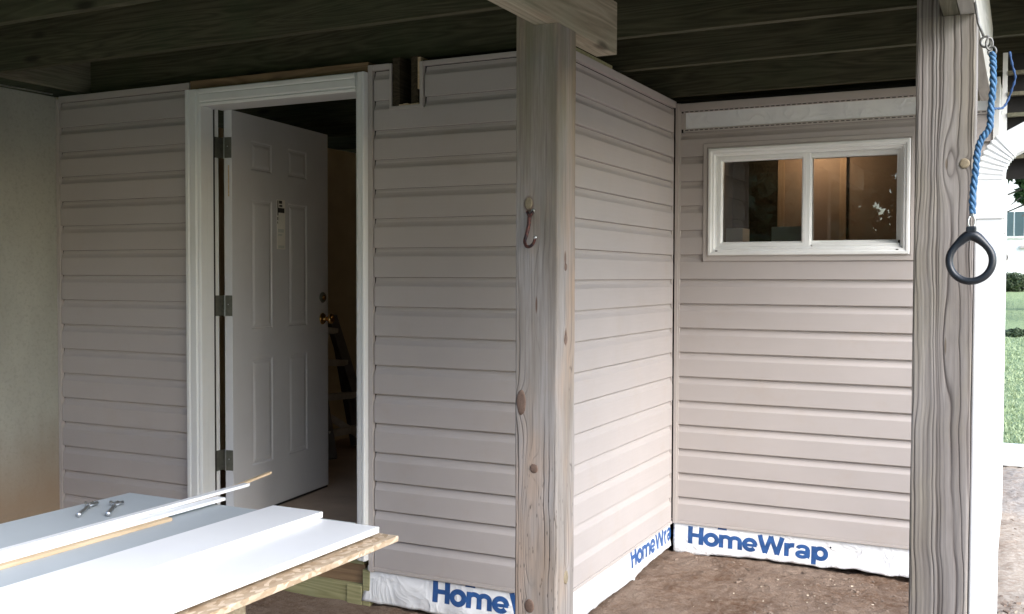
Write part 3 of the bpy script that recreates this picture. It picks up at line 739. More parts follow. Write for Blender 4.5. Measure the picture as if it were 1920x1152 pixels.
rect_ring('frame', M_white, t, 0.180, 1.152, 1.557, 2.104, [(0, -0.10), (0, 0.012), (0.003, 0.015), (0.014, 0.015), (0.020, 0.010), (0.028, 0.009), (0.034, -0.006), (0.042, -0.008), (0.042, -0.10)], D)
# fixed left sash / sliding right sash
rect_ring('sash', M_white, t, 0.222, 0.672, 1.599, 2.062, [(0, -0.05), (0, -0.014), (0.003, -0.011), (0.018, -0.011), (0.022, -0.018), (0.026, -0.022), (0.026, -0.05)], D)
rect_ring('sash', M_white, t, 0.664, 1.110, 1.604, 2.062, [(0, -0.085), (0, -0.052), (0.003, -0.0505), (0.020, -0.0505), (0.024, -0.058), (0.026, -0.085)], D)
B('meeting_rail', M_white, t, 0.650, 0.688, D+0.012, D+0.049, 1.5995, 2.0615, bev=0.003)
B('pane', M_glass, t, 0.246, 0.649, D+0.030, D+0.034, 1.622, 2.040)
B('pane', M_glass, t, 0.689, 1.088, D+0.066, D+0.070, 1.626, 2.040)
B('sill_track', M_white, t, 0.70, 1.105, D+0.014, D+0.046, 1.5995, 1.612, bev=0.002)
B('sash_pull', M_gasket, t, 1.098, 1.107, D+0.020, D+0.03, 1.600, 1.625)
for x in (0.225, 1.098):
    bm = bmesh.new(); tube(bm, [(x-0.006, D-0.0095, 1.579), (x+0.006, D-0.0095, 1.579)], 0.003, 8); obj('weep_hole', bm, M_gasket, t)
# lamp inside
lamp = thing('ceiling_lamp', 'bare lit bulb high in the room behind the window', 'lamp')
bm = bmesh.new(); lathe(bm, [(0.008, 0.03), (0.013, 0.015), (0.026, -0.01), (0.030, -0.03), (0.024, -0.05), (0.008, -0.06)], (0.47, 2.80, 2.275), seg=16); obj('bulb', bm, M_bulb, lamp, True)
bm = bmesh.new(); lathe(bm, [(0.02, 0.03), (0.025, 0.05), (0.03, 0.068), (0.03, 0.072)], (0.47, 2.80, 2.275), seg=16); obj('socket', bm, M_white, lamp, True)
L = bpy.data.lights.new('bulb_light', 'POINT'); L.energy = 0.62; L.color = (1, 0.70, 0.50); L.shadow_soft_size = 0.035
lo = bpy.data.objects.new('bulb_light', L); COL.objects.link(lo); lo.location = (0.47, 2.80, 2.205); lo.parent = lamp
# added shelf with pale blocks that imitate reflections in the glass
sh = thing('added_shelf', 'added wooden shelf behind the window carrying pale blocks that imitate reflections', 'shelf')
B('shelf_board', M_stud, sh, -0.10, 0.9, 2.30, 2.60, 1.55, 1.57)
for x in (0.0, 0.86): B('bracket', M_stud, sh, x, x+0.03, 2.32, 3.0, 1.50, 1.549)
for x, w, h, d, lab in ((0.045, 0.10, 0.165, 0, 'pale block imitating a reflection at the lower left corner of the window'), (0.31, 0.17, 0.17, 0.02, 'pale block imitating a reflection beside the middle rail of the window')):
    bm = bmesh.new(); box(bm, x, x+w, 2.33+d, 2.5+d, 1.571, 1.571+h, bev=0.002)
    tag(obj('reflection_block', bm, M_box), lab, 'box', 'reflection blocks on the added shelf')

# ------------------------------------------------------------------ deck overhead
dk = thing('wooden_deck', 'dark raised timber deck overhead with joists and notched beams', 'deck')
DX0, DX1, DY0 = -4.2, 1.74, -2.60
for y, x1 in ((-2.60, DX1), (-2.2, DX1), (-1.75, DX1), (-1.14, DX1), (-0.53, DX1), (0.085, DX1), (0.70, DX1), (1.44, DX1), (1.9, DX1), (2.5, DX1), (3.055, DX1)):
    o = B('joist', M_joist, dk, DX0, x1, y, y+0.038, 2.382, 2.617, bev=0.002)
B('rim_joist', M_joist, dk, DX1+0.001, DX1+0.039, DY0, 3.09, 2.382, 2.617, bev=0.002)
for x, s_ in ((-2.74, 0),):
    B('blocking', M_beamD, dk, x, x+0.038, (-1.10 if s_ else -0.49), (-0.532 if s_ else 0.083), 2.386, 2.616, bev=0.002)
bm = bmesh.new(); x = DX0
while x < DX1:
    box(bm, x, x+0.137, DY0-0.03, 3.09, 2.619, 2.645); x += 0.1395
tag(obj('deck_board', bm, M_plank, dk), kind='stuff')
B1Z, B2Z = 2.204, 2.112
XB1 = P1X+PW-0.078
B('beam', M_beam, dk, XB1, XB1+0.0385, DY0+0.04, -0.40, B1Z, 2.380, bev=0.003)
B('beam', M_beam, dk, XB1+0.0395, XB1+0.078, DY0+0.04, -0.405, B1Z-0.001, 2.3795, bev=0.003)
XB2 = P2X+PW-0.078
B('beam', M_beamD, dk, XB2, XB2+0.0385, DY0+0.04, 0.55, B2Z, 2.380, bev=0.003)
B('beam', M_beam2, dk, XB2+0.0395, XB2+0.078, DY0+0.04, 0.548, B2Z-0.001, 2.3795, bev=0.003)

# ------------------------------------------------------------------ posts
def post(x0, y0, zb, mat, label):
    t = thing('support_post', label, 'post', group='deck support posts')
    bm = bmesh.new()
    zl = [-0.35]+[0.1*i for i in range(0, 22)]
    def ring(z, xa, xb):
        q = 0.006; out = []
        for (cx, cy, a0) in ((xb-q, y0+q, -90), (xb-q, y0+PW-q, 0), (xa+q, y0+PW-q, 90), (xa+q, y0+q, 180)):
            for k in range(3):
                a = R(a0+45*k); jx = 0.0012*noise.noise(Vector((cx*9, z*6, cy)))+0.0008*noise.noise(Vector((cx*50+k, z*35, cy)))
                out.append(bm.verts.new((cx+q*math.cos(a)+jx, cy+q*math.sin(a)+jx, z)))
        return out
    def col(zs, xa, xb):
        rows = [ring(z, xa, xb) for z in zs]
        for a, b in zip(rows, rows[1:]):
            for k in range(12): bm.faces.new((a[k], a[(k+1) % 12], b[(k+1) % 12], b[k]))
        bm.faces.new(rows[0][::-1]); bm.faces.new(rows[-1])
    xs = x0+PW-0.0785
    col([z for z in [-0.35]+[0.07*i for i in range(0, 40)] if z < zb-0.03]+[zb-0.0015], x0, x0+PW)
    o = obj('post_body', bm, mat, t)
    bm = bmesh.new(); col([zb-0.001, zb+0.12, 2.380], x0+0.0003, xs-0.0005); obj('post_tongue', bm, mat, t)
    return t
p1 = post(P1X, P1Y, B1Z, M_post1, 'pale weathered timber post in the middle with knots and an iron hook')
p2 = post(P2X, P2Y, B2Z, M_post2, 'grey ridged timber post beside the downspout, rising over the window wall')
def knot(parent, p, rx, rz, axis, col, rough_=False):
    bm = bmesh.new(); N = 20; rows = []
    for q, h in ((1.0, -0.001), (0.97, 0.0012), (0.8, 0.0028), (0.45, 0.0024), (0.1, 0.0032)):
        row = []
        for k in range(N):
            a = 2*math.pi*k/N; j = 1+0.10*noise.noise(Vector((math.cos(a)*2, math.sin(a)*2, p[2]*9)))
            u, w = rx*q*j*math.cos(a), rz*q*j*math.sin(a)
            row.append(bm.verts.new((p[0]+u, p[1]-h, p[2]+w) if axis == 'y' else (p[0]+h, p[1]+u, p[2]+w)))
        rows.append(row)
    for a, b in zip(rows, rows[1:]):
        for k in range(N): bm.faces.new((a[k], a[(k+1) % N], b[(k+1) % N], b[k]))
    bm.faces.new(rows[-1]); return obj('knot', bm, col, parent, True)
M_knot = plain('knot_wood', (0.13, 0.085, 0.065), 0.7, 0.3, 60, bump=0.4)
M_knotp = plain('pale_knot_wood', (0.22, 0.18, 0.12), 0.7, 0.2, 60, bump=0.3)
knot(p1, (P1X+0.045, P1Y, 1.668), 0.013, 0.018, 'y', M_knotp)
knot(p1, (P1X+0.066, P1Y, 0.860), 0.0135, 0.0145, 'y', M_knot)
knot(p1, (P1X+0.022, P1Y, 1.06), 0.016, 0.040, 'y', M_knot)
knot(p1, (P1X+0.052, P1Y, 0.435), 0.016, 0.022, 'y', M_knot)
knot(p1, (P1X+PW, P1Y+0.075, 0.515), 0.016, 0.021, 'x', M_knotp)
knot(p1, (P1X+PW, P1Y+0.062, 1.475), 0.009, 0.012, 'x', M_knot)
knot(p1, (P1X+PW, P1Y+0.064, 1.255), 0.012, 0.018, 'x', M_knot)
knot(p2, (P2X+0.118, P2Y, 1.735), 0.0125, 0.0135, 'y', M_knotp)

# hook
t = thing('iron_hook', 'rusty red iron hook screwed into the pale post', 'hook')
hx = P1X+0.052; hy = P1Y
pts = catmull([(hx, hy-0.008, 1.628), (hx, hy-0.014, 1.600), (hx-0.004, hy-0.020, 1.572), (hx-0.006, hy-0.028, 1.552), (hx+0.003, hy-0.036, 1.537), (hx+0.018, hy-0.040, 1.536), (hx+0.030, hy-0.042, 1.547), (hx+0.036, hy-0.043, 1.562)], 6)
bm = bmesh.new(); tube(bm, pts, [0.0062-0.0018*i/len(pts) for i in range(len(pts))], 12); obj('hook_body', bm, M_rust, t, True)
bm = bmesh.new(); tube(bm, [(hx-0.010, hy-0.006, 1.643), (hx-0.004, hy-0.008, 1.634), (hx+0.001, hy-0.009, 1.626)], 0.0045, 10); tube(bm, [(hx+0.012, hy-0.006, 1.644), (hx+0.006, hy-0.008, 1.634), (hx, hy-0.009, 1.624)], 0.0045, 10)
obj('fork', bm, M_rust, t, True)
bm = bmesh.new(); lathe(bm, [(0.006, 0.002), (0.006, -0.003), (0.003, -0.005)], (hx+0.010, hy-0.004, 1.644), 'y', 10); obj('screw', bm, M_steel, t, True)
bm = bmesh.new(); tube(bm, [(hx+0.034, hy-0.0428, 1.558), (hx+0.0372, hy-0.0435, 1.5655)], 0.0047, 10); obj('worn_tip', bm, M_steel, t, True)

# ------------------------------------------------------------------ downspout
t = thing('downspout', 'white rectangular downspout strapped beside the grey post, elbow at top', 'downspout')
XC, YC, hw, hd = 1.5545, -0.825, 0.034, 0.026
def rrect(c, ux, uy, a, b, q=0.006, ribs=True):
    out = []
    for sx, sy, a0 in ((1, -1, -90), (1, 1, 0), (-1, 1, 90), (-1, -1, 180)):
        for k in range(4):
            an = R(a0+30*k); out.append(c+ux*(sx*(a-q)+q*math.cos(an))+uy*(sy*(b-q)+q*math.sin(an)))
    return out
def sweep(name, path, sizes, mat, parent, uy=Vector((0, 1, 0)), closed_ends=True):
    bm = bmesh.new(); rows = []
    for i, p in enumerate(path):
        tg = (path[min(i+1, len(path)-1)]-path[max(i-1, 0)]).normalized(); ux = uy.cross(tg).normalized(); v = tg.cross(ux)
        rows.append([bm.verts.new(q) for q in rrect(p, ux, v, *sizes[i])])
    n = len(rows[0])
    for a, b in zip(rows, rows[1:]):
        for k in range(n): bm.faces.new((a[k], a[(k+1) % n], b[(k+1) % n], b[k]))
    bm.faces.new(rows[0][::-1]); bm.faces.new(rows[-1]); return obj(name, bm, mat, parent)
sweep('pipe', [Vector((XC, YC, z)) for z in (0.06, 0.6, 1.2, 1.700)], [(hw-0.0008, hd-0.0008)]*4, M_alu, t)
path, sizes = [], []
Rb = 0.075; NB = 40
for i in range(NB+1):
    a = R(62)*i/NB; p = Vector((XC+Rb*(1-math.cos(a)), YC, 1.690+Rb*1.35*math.sin(a))); path.append(p)
    w = 0.0022*(0.5+0.5*math.cos(2*math.pi*i/NB*8)); sizes.append((hw+0.001-w, hd+0.001-w))
dr = (path[-1]-path[-2]).normalized()
sweep('elbow', path, sizes, M_alu, t)
e = path[-1]; dr = Vector((0.88, 0, 0.47)).normalized()
sweep('upper_pipe', [e-dr*0.004+dr*k for k in (0, 0.10, 0.3, 0.62)], [(hw-0.0015, hd-0.0015)]*4, M_alu, t)
B('strap', M_alu, t, XC-hw-0.018, XC+hw+0.003, YC-hd-0.003, YC+hd+0.001, 1.595, 1.622, bev=0.0015)
sweep('shoe', [Vector((XC, YC, 0.10)), Vector((XC, YC-0.02, 0.06)), Vector((XC, YC-0.10, 0.035)), Vector((XC, YC-0.2, 0.03))], [(hw+0.001, hd+0.001)]*4, M_alu, t, uy=Vector((0.001, 1, 0.2)).normalized())

# ------------------------------------------------------------------ trapeze ring on its rope
RY = -1.0
t = thing('trapeze_ring', 'black pear-shaped gym ring hanging from a blue rope before the right post', 'ring')
def ringpath():
    cx, cz = 1.5205, 1.487; P = []
    for k in range(48):
        a = 2*math.pi*k/48+math.pi/2; r = 0.0485
        x, z = r*math.cos(a), r*0.99*math.sin(a)
        s = max(0, math.sin(a)); z += 0.011*s**5; x *= 1-0.20*s**4; x *= 0.99; z *= 1.04
        P.append(Vector((cx+x*1.0, RY+0.004*math.sin(a), cz+z)))
    return P
RP = ringpath(); bm = bmesh.new(); rows = []
for i, p in enumerate(RP):
    tg = (RP[(i+1) % 48]-RP[i-1]).normalized(); b = Vector((0, 1, 0)); nn = tg.cross(b).normalized()
    rr = 0.0088+0.005*max(0, p.z-1.525)/0.025
    rows.append([bm.verts.new(p+nn*math.cos(2*math.pi*k/14)*rr+b*math.sin(2*math.pi*k/14)*rr*1.15) for k in range(14)])
for i in range(48):
    a, b = rows[i], rows[(i+1) % 48]
    for k in range(14): bm.faces.new((a[k], a[(k+1) % 14], b[(k+1) % 14], b[k]))
obj('grip', bm, M_ring, t, True)
B('lug', M_ring, t, 1.509, 1.532, RY-0.009, RY+0.009, 1.553, 1.570, bev=0.004)
def torus(bm, c, r1, r2, e1, e2, N=20, K=8, st=1.0):
    rows = []
    for i in range(N):
        a = 2*math.pi*i/N; p = c+e1*math.cos(a)*r1+e2*math.sin(a)*r1*st; d = (e1*math.cos(a)+e2*math.sin(a)).normalized(); n3 = e1.cross(e2)
        rows.append([bm.verts.new(p+d*math.cos(2*math.pi*k/K)*r2+n3*math.sin(2*math.pi*k/K)*r2) for k in range(K)])
    for i in range(N):
        a, b = rows[i], rows[(i+1) % N]
        for k in range(K): bm.faces.new((a[k], a[(k+1) % K], b[(k+1) % K], b[k]))
X_, Y_, Z_ = Vector((1, 0, 0)), Vector((0, 1, 0)), Vector((0, 0, 1))
bm = bmesh.new(); torus(bm, Vector((1.521, RY, 1.580)), 0.009, 0.0022, (X_*0.8+Y_*0.6).normalized(), Z_, st=1.7); obj('shackle', bm, M_steel, t, True)
B('crimp', M_steel, t, 1.5175, 1.5265, RY-0.005, RY+0.005, 1.592, 1.603, bev=0.002)
# rope: three twisted strands
rp = thing('blue_rope', 'twisted blue rope holding the black ring, tied at a steel hook', 'rope')
base = catmull([(1.5605, RY, 1.983), (1.5625, RY, 1.95), (1.563, RY, 1.90), (1.559, RY, 1.85), (1.557, RY, 1.805), (1.540, RY, 1.778), (1.531, RY, 1.745), (1.528, RY, 1.70), (1.523, RY, 1.65), (1.5225, RY, 1.60)], 14)
for s in range(3):
    bm = bmesh.new(); P = []; rad = []
    for i, p in enumerate(base):
        a = i*0.42+s*2.094; tg = (base[min(i+1, len(base)-1)]-base[max(i-1, 0)]).normalized(); n1 = tg.cross(Y_).normalized()
        q = 0.0040*(1+0.15*math.sin(i*0.6)); P.append(p+(n1*math.cos(a)+Y_*math.sin(a))*q); rad.append(0.0044)
    tube(bm, P, rad, 8); obj('strand', bm, M_rope, rp, True)
bm = bmesh.new(); P = catmull([(1.592, -0.60, 2.06), (1.600, -0.60, 2.02), (1.607, -0.60, 1.99), (1.600, -0.60, 1.96), (1.588, -0.60, 1.925), (1.578, -0.66, 1.90), (1.568, -0.86, 1.87), (1.562, -0.985, 1.85)], 8)
tube(bm, P, [0.0030+0.0008*math.sin(i*1.3) for i in range(len(P))], 8); obj('loose_tail', bm, M_ropedark, rp, True)
hk = thing('steel_hook', 'grey steel chain hook above the blue rope beside the right post', 'hook')
bm = bmesh.new(); torus(bm, Vector((1.545, RY+0.012, 2.012)), 0.011, 0.0028, X_, Z_, st=1.15)
tube(bm, [Vector((1.5185, RY+0.030, 2.118)), Vector((1.528, RY+0.020, 2.06)), Vector((1.540, RY+0.013, 2.027))], 0.0032, 8); obj('eye', bm, M_iron, hk, True)
bm = bmesh.new(); torus(bm, Vector((1.5535, RY, 2.004)), 0.008, 0.0026, (X_+Y_*0.5).normalized(), Z_, st=1.8); obj('chain_link', bm, M_iron, hk, True)
bm = bmesh.new(); torus(bm, Vector((1.560, RY, 1.985)), 0.0085, 0.0026, (X_-Y_*0.2).normalized(), Z_, st=1.3); obj('chain_link', bm, M_iron, hk, True)

# ------------------------------------------------------------------ work table: sawhorses, sheets and boards
TY0 = -3.30
for y, lab in ((-1.75, 'wooden sawhorse under the far end of the work surface'), (-2.95, 'wooden sawhorse under the near end of the work surface')):
    t = thing('sawhorse', lab, 'sawhorse', group='sawhorses under the sheets')
    B('top_rail', M_horse, t, -1.05, -0.12, y-0.045, y+0.045, 0.585, 0.667, bev=0.003)
    for sx in (-0.95, -0.22):
        for s in (-1, 1):
            bm = bmesh.new(); a = Vector((sx, y+s*0.04, 0.62)); b = Vector((sx, y+s*0.24, -0.01))
            d = (b-a); m4 = Matrix.Translation((a+b)/2) @ d.to_track_quat('Z', 'X').to_matrix().to_4x4()
            box(bm, -0.019, 0.019, -0.042, 0.042, -d.length/2, d.length/2, bev=0.002, mat4=m4); obj('leg', bm, M_horse, t)
def sheet(name, mat, x0, x1, y0, y1, z0, z1, lab, cat, bev=0.0016, group=None, wav=0.0):
    bm = bmesh.new(); n = 24
    prof = [(x0, z0+bev), (x0+bev, z0), (x1-bev, z0), (x1, z0+bev), (x1, z1-bev), (x1-bev, z1), (x0+bev, z1), (x0, z1-bev)]
    prism(bm, prof, lambda a, b, s: (a+wav*math.sin(s*2.3+x0*5), s, b+wav*0.6*math.sin(s*3.1+x0*9)), [y0+(y1-y0)*i/n for i in range(n+1)])
    return tag(obj(name, bm, mat), lab, cat, group)
sheet('osb_sheet', M_osb, -1.12, 0.008, TY0, -1.193, 0.668, 0.685, 'rough strand board sheet at the bottom of the work surface, edge sticking out', 'board')
sheet('grey_panel', M_pvcg, -1.099, -0.16, TY0, -1.172, 0.6855, 0.700, 'large grey-blue panel lying on the strand board with two bolts on it', 'panel', wav=0.0)
sheet('pvc_board', M_pvc, -0.39, -0.027, TY0, -1.243, 0.7005, 0.719, 'wide white trim board nearest the strand board edge, lower of two', 'board', group='white trim boards', wav=0.0008)
sheet('pvc_board', M_pvc, -0.428, -0.239, TY0, -1.229, 0.7195, 0.738, 'white trim board lying on top of the wider white board', 'board', group='white trim boards', wav=0.0008)
# long thin strips
def strip_bar(name, mat, a, b, w, h, lab, cat='strip', roll=0.0):
    a, b = Vector(a), Vector(b); d = b-a; s = d.cross(Z_).normalized(); u = s.cross(d).normalized()
    bm = bmesh.new(); q = 0.0006
    prof = [(-w/2, -h/2+q), (-w/2+q, -h/2), (w/2-q, -h/2), (w/2, -h/2+q), (w/2, h/2-q), (w/2-q, h/2), (-w/2+q, h/2), (-w/2, h/2-q)]
    n = 16
    prism(bm, prof, lambda p, r, t_: tuple(a+d*t_+s*(p+0.0015*math.sin(t_*7+w*90))+u*r), [i/n for i in range(n+1)])
    return tag(obj(name, bm, mat), lab, cat)
strip_bar('wood_lath', M_fresh, (-0.690, TY0, 0.7055), (-0.690, -1.408, 0.7055), 0.050, 0.010, 'bare wooden lath beneath the white strips on the grey panel')
strip_bar('white_strip', M_pvc, (-0.704, TY0, 0.7165), (-0.704, -1.155, 0.7165), 0.040, 0.010, 'white strip lying on the wooden lath, shorter of the two')
strip_bar('white_strip', M_pvc, (-0.705, TY0, 0.7275), (-0.745, -0.985, 0.7275), 0.026, 0.010, 'longer white strip on top, reaching past the panel toward the door')
strip_bar('wood_stick', M_fresh, (-0.741, -1.32, 0.7060), (-0.806, -0.79, 0.730), 0.014, 0.008, 'thin bare wood stick whose tip points toward the open door', 'stick')
# bolts
def anchor(p, d, lab):
    t = thing('toggle_bolt', lab, 'bolt', group='bolts on the grey panel')
    p = Vector(p); d = Vector(d).normalized(); s = d.cross(Z_).normalized()
    bm = bmesh.new(); P = [p+d*(0.004*i) for i in range(0, 30)]
    tube(bm, P, [0.0058 if i % 2 else 0.0048 for i in range(30)], 12); obj('threaded_shank', bm, M_steel, t, True)
    q = p+d*0.120
    bm = bmesh.new(); tube(bm, [q-s*0.018+d*0.03+Z_*0.004, q, q+s*0.018+d*0.034+Z_*0.002], 0.0055, 8); tube(bm, [q-d*0.005, q+d*0.045], [0.0085, 0.006], 8); obj('wing', bm, M_steel, t, True)
    bm = bmesh.new(); tube(bm, [p-d*0.006, p], 0.0088, 12); obj('bolt_head', bm, M_steel, t, True)
anchor((-0.955, -1.505, 0.7092), (-0.12, 0.17, 0.0), 'steel toggle bolt on the grey panel, the one farther from the white strips')
anchor((-0.885, -1.455, 0.7092), (-0.13, 0.165, 0.0), 'steel toggle bolt on the grey panel, the one closer to the white strips')

# ------------------------------------------------------------------ ladder leaning inside
t = thing('step_ladder', 'dark folding ladder leaning inside against the tan wall behind the door', 'ladder')
TA, BA = Vector((-2.82, 2.02, 1.20)), Vector((-2.42, 1.74, 0.241)); TB, BB = Vector((-2.80, 2.26, 1.16)), Vector((-2.42, 2.22, 0.241))
def rail(a, b, w, mat=M_ladder, name='rail'):
    bm = bmesh.new(); d = b-a; m4 = Matrix.Translation((a+b)/2) @ d.to_track_quat('Z', 'Y').to_matrix().to_4x4()
    box(bm, -w/2, w/2, -0.022, 0.022, -d.length/2, d.length/2, bev=0.002, mat4=m4); return obj(name, bm, mat, t)
rail(TA, BA, 0.09); rail(TB, BB, 0.09)
for k in (0.12, 0.36, 0.60, 0.84):
    a, b = TA.lerp(BA, k), TB.lerp(BB, k); rail(a, b, 0.055, M_ladder2, 'tread')
rail(TA.lerp(BA, 0.05)+Vector((0.0, 0.04, 0)), BA+Vector((-0.16, 0.06, 0.0)), 0.05, M_ladder, 'rear_rail'); rail(TB+Vector((-0.01, 0.04, 0)), BB+Vector((-0.18, 0.06, 0)), 0.05, M_ladder, 'rear_rail')
rail(TA.lerp(BA, 0.70), BB.lerp(TB, 0.05), 0.018, M_ladder2, 'brace')

# ------------------------------------------------------------------ right-hand background
ed = sheet('edging_board', M_edging, 1.35, 3.4, 5.0, 5.55, 0.0, 0.095, 'white landscape edging slab between the bare dirt and the lawn', 'slab', bev=0.006)
t = thing('neighbour_house', 'overexposed white house with small windows beyond the lawn', 'house')
HY = 34.0
B('wall', M_house, t, -6.0, 5.6, HY, HY+8, 0.4, 7.4)
bm = bmesh.new(); prism(bm, [(HY-0.5, 7.4), (HY+8.5, 7.4), (HY+4, 9.8)], lambda a, b, s: (s, a, b), [-6.4, 6.0]); obj('roof', bm, M_roof, t)
for x, z in ((0.98, 2.75), (-1.0, 2.75), (3.0, 2.75), (3.0, 5.4), (-1.0, 5.4)):
    w = B('window', M_white, t, x, x+0.75, HY-0.06, HY-0.002, z, z+0.95); B('pane', M_winglass, w, x+0.08, x+0.36, HY-0.075, HY-0.061, z+0.08, z+0.87); B('pane', M_winglass, w, x+0.40, x+0.67, HY-0.075, HY-0.061, z+0.08, z+0.87)
B('belt_course', M_trim, t, 1.55, 3.6, HY-0.09, HY-0.003, 2.42, 2.52)
bm = bmesh.new(); lathe(bm, [(0.17, 0), (0.17, -0.1), (0.12, -0.2), (0.03, -0.22)], (1.02, HY-0.003, 2.12), 'y', 14); obj('wall_lantern', bm, M_gasket, t)
def leaves(name, mat, parent, centers, n, size, seed, flat=0.8):
    g = np.random.default_rng(seed); cs = np.array(centers, float)
    idx = g.integers(0, len(cs), n); d = g.normal(size=(n, 3)); d /= np.linalg.norm(d, axis=1)[:, None]
    P = cs[idx, :3]+d*(cs[idx, 3]*g.random(n)**0.45)[:, None]*np.array([1, 1, flat])
    a = g.normal(size=(n, 3)); a /= np.linalg.norm(a, axis=1)[:, None]; b = np.cross(a, g.normal(size=(n, 3))); b /= np.linalg.norm(b, axis=1)[:, None]
    s = size*(0.6+0.8*g.random(n))[:, None]
    V = np.stack([P-a*s, P+b*s*0.5, P+a*s, P-b*s*0.5], 1).reshape(-1, 3)
    me = bpy.data.meshes.new(name); me.from_pydata(V.tolist(), [], np.arange(4*n).reshape(-1, 4).tolist())
    return link(name, me, mat, parent)
def tree(x, y, z, h, lab, seed, n=9000, size=0.11, spread=0.34, group=None, low=0.28):
    g = random.Random(seed); t = thing('broadleaf_tree', lab, 'tree', group=group)
    bm = bmesh.new(); P = [Vector((x+g.uniform(-.1, .1)*i, y+g.uniform(-.1, .1)*i, z-0.3+h*0.85*i/6)) for i in range(7)]
    tube(bm, P, [h*0.028*(1-i/8) for i in range(7)], 10); cs = []
    for k in range(15):
        f = g.uniform(low, 0.85); s = P[int(f*6)]; a = g.uniform(0, 6.28); L_ = h*spread*(1.1-0.6*f)*g.uniform(0.6, 1.15)
        e = s+Vector((math.cos(a)*L_, math.sin(a)*L_, L_*g.uniform(0.15, 0.7))); m_ = (s+e)/2+Vector((0, 0, -0.06*L_))
        tube(bm, [s, m_, e], [h*0.010, h*0.006, h*0.003], 6); cs.append((*e, h*g.uniform(0.10, 0.17))); cs.append((*m_, h*0.09))
    cs.append((x, y, z+h*0.9, h*0.14)); obj('trunk', bm, M_bark, t)
    leaves('crown', M_leaf, t, cs, n, size, seed); return t
tree(2.4, 24, 0.75, 9.0, 'leafy tree in front of the white neighbour house', 3, 12000, 0.12, low=0.42)
tree(-1.2, 48, 1.2, 14.0, 'taller dark tree behind the white neighbour house', 5, 9000, 0.2)
tree(6.0, 50, 1.2, 15.0, 'broad dark tree behind the right end of the neighbour house', 6, 9000, 0.2)
for i, (x, y, h, lab) in enumerate(((-8.5, -19, 8.0, 'leafy tree behind the leaf screen on the rear lawn'), (-1.2, -21, 9.5, 'thin-crowned tree mirrored in the right window pane'), (-13, -20, 10.0, 'large tree at the far side of the rear lawn'), (6.0, -19, 9.0, 'leafy tree on the rear lawn toward the sunny side'))):
    tree(x, y, 0, h, lab, 20+i, 7000, 0.15, group='trees across the rear lawn')
hd_ = leaves('leaf_screen', M_leaf2, None, [(-26+0.7*k, -17+0.3*math.sin(k*1.7), 0.8+1.05*j+0.3*math.sin(k*2.1), 1.0) for k in range(34) for j in range(6)]+[(-1.9, -17, 0.8+0.9*j, 0.55) for j in range(7)]+[(-1.1, -17.3, 0.7+0.6*j, 0.7) for j in range(3)]+[(0.2+0.8*k, -17.2, 0.8+1.05*j, 0.9) for k in range(16) for j in range(6)], 95000, 0.24, 88)  # leaf mass added out of view to block low sky and darken the glass
tag(hd_, 'out-of-view leaf screen added to darken the wall tops and the left window pane', 'leaf_screen')
lt = thing('overhanging_tree', 'dark drooping tree bough at the right edge before the white house', 'tree')
bm = bmesh.new(); tube(bm, [(4.6, 20.2, 0.2), (4.5, 20.2, 2.5), (4.3, 20.1, 5.5)], [0.20, 0.16, 0.08], 10)
for e in ((1.1, 19.6, 3.05), (1.3, 19.9, 2.80), (1.2, 20, 3.9), (1.5, 19.5, 4.6)):
    tube(bm, [(4.4, 20.1, e[2]+0.9), ((4.4+e[0])/2, 19.9, e[2]+0.7), e], [0.07, 0.045, 0.012], 6)
    tube(bm, [((4.4+2*e[0])/3, 19.9, e[2]+0.55), (e[0]+0.3, 19.7, e[2]-0.1)], [0.03, 0.01], 5)
obj('trunk', bm, M_bark, lt)
leaves('crown', M_leaf, lt, [(1.2+0.35*k, 19.8, 3.75+0.25*math.sin(k*2.3), 0.42) for k in range(9)]+[(1.3+0.4*k, 20.0, 4.5, 0.6) for k in range(8)]+[(1.7+0.5*k, 19.9, 3.15, 0.22) for k in range(5)], 26000, 0.085, 61)
# shrubs at the foot of the neighbour house and a bank of low plants on the lawn
for i, (x, y, z, s_) in enumerate(((1.2, 32.5, 1.05, 0.55), (2.6, 32.6, 1.05, 0.6))):
    sh_ = thing('round_shrub', ('low green shrub at the foot of the white house wall' if i == 0 else 'wider green shrub farther along the white house wall'), 'shrub')
    leaves('foliage', M_leaf2, sh_, [(x+0.25*k, y, z+0.25, s_*0.7) for k in (-1, 0, 1)], 2600, 0.06, 40+i)
    bm = bmesh.new(); tube(bm, [(x, y, z-0.2), (x, y, z+0.3)], 0.03, 6); obj('stem', bm, M_bark, sh_)
bk = leaves('ground_cover', M_leaf2, None, [(0.5+0.35*k, 17.0+0.25*(k % 3), 0.42, 0.20) for k in range(8)], 6000, 0.04, 77, 0.5)
tag(bk, 'dark low ground cover across the lawn', 'plants', kind='stuff')
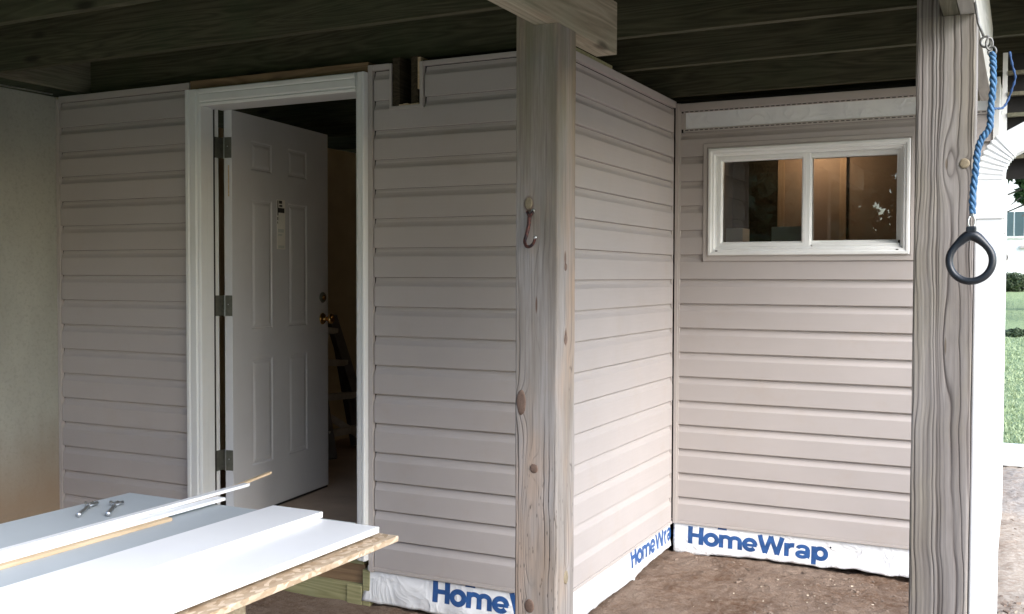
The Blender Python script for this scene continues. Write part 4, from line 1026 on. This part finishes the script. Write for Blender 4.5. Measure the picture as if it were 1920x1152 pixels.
# lawn blades near the edging
n = 26000; g = np.random.default_rng(5)
px_ = g.uniform(1.0, 3.2, n); py_ = 5.6+g.random(n)**1.6*12
pz_ = np.array([gheight(a, b) for a, b in zip(px_, py_)])
an = g.uniform(0, 6.28, n); hh = g.uniform(0.012, 0.04, n); wd_ = 0.004+py_*0.0004
dx, dy = np.cos(an)*wd_, np.sin(an)*wd_; lx, ly = g.normal(0, 0.018, n), g.normal(0, 0.018, n)
V = np.stack([np.stack([px_-dx, py_-dy, pz_-0.005], 1), np.stack([px_+dx, py_+dy, pz_-0.005], 1), np.stack([px_+lx, py_+ly, pz_+hh], 1)], 1).reshape(-1, 3)
me = bpy.data.meshes.new('grass'); me.from_pydata(V.tolist(), [], np.arange(3*n).reshape(-1, 3).tolist())
tag(link('grass', me, M_grass), 'mown green lawn beyond the edging slab', 'grass', kind='stuff')
# slatted frame high up beyond the side wall
t = thing('slatted_vent', 'dark slatted frame with pale slats high beyond the right post', 'vent')
B('frame', M_white, t, 1.548, 1.566, 0.93, 0.95, 1.85, 2.36); B('back_panel', M_inner_dark, t, 1.566, 1.70, 0.96, 0.98, 1.85, 2.36)
for k in range(5): B('slat', M_white if k == 1 else M_beamD, t, 1.567, 1.70, 0.925, 0.955, 1.93+0.085*k, 1.945+0.085*k)
# pebbles, chips and scraps on the dirt
def scatter(name, mat, n, smin, smax, seed, label):
    g = random.Random(seed); bm = bmesh.new()
    for i in range(n):
        x, y = g.uniform(-0.8, 2.3), g.uniform(-0.9, 1.43) if g.random() < 0.8 else g.uniform(-1, 4.5)
        if noise.noise(Vector((x*1.9, y*1.9, seed*7.0))) < g.uniform(-0.35, 0.25): continue
        if x < 0.03 and y > -0.04: continue
        if y > 1.43 and x < 1.58: continue
        s = g.uniform(smin, smax)*(1 if g.random() < 0.93 else 2.2)
        vs_ = bmesh.ops.create_cube(bm, size=1.0)['verts']
        m4 = Matrix.Translation((x, y, gheight(x, y)+s*0.12)) @ Matrix.Rotation(g.uniform(0, 6.28), 4, 'Z') @ Matrix.Rotation(g.uniform(-.4, .4), 4, 'X')
        for v in vs_:
            v.co = m4 @ Vector((v.co.x*s*g.uniform(0.8, 1.9), v.co.y*s*g.uniform(0.6, 1.1), v.co.z*s*g.uniform(0.35, 0.6)))
    tag(obj(name, bm, mat), label, name, kind='stuff')
scatter('pebbles', M_stone, 4200, 0.002, 0.010, 1, 'small stones and clods strewn over the bare dirt')
scatter('wood_scraps', M_chip, 520, 0.0018, 0.008, 2, 'pale chips and scraps lying on the bare dirt')
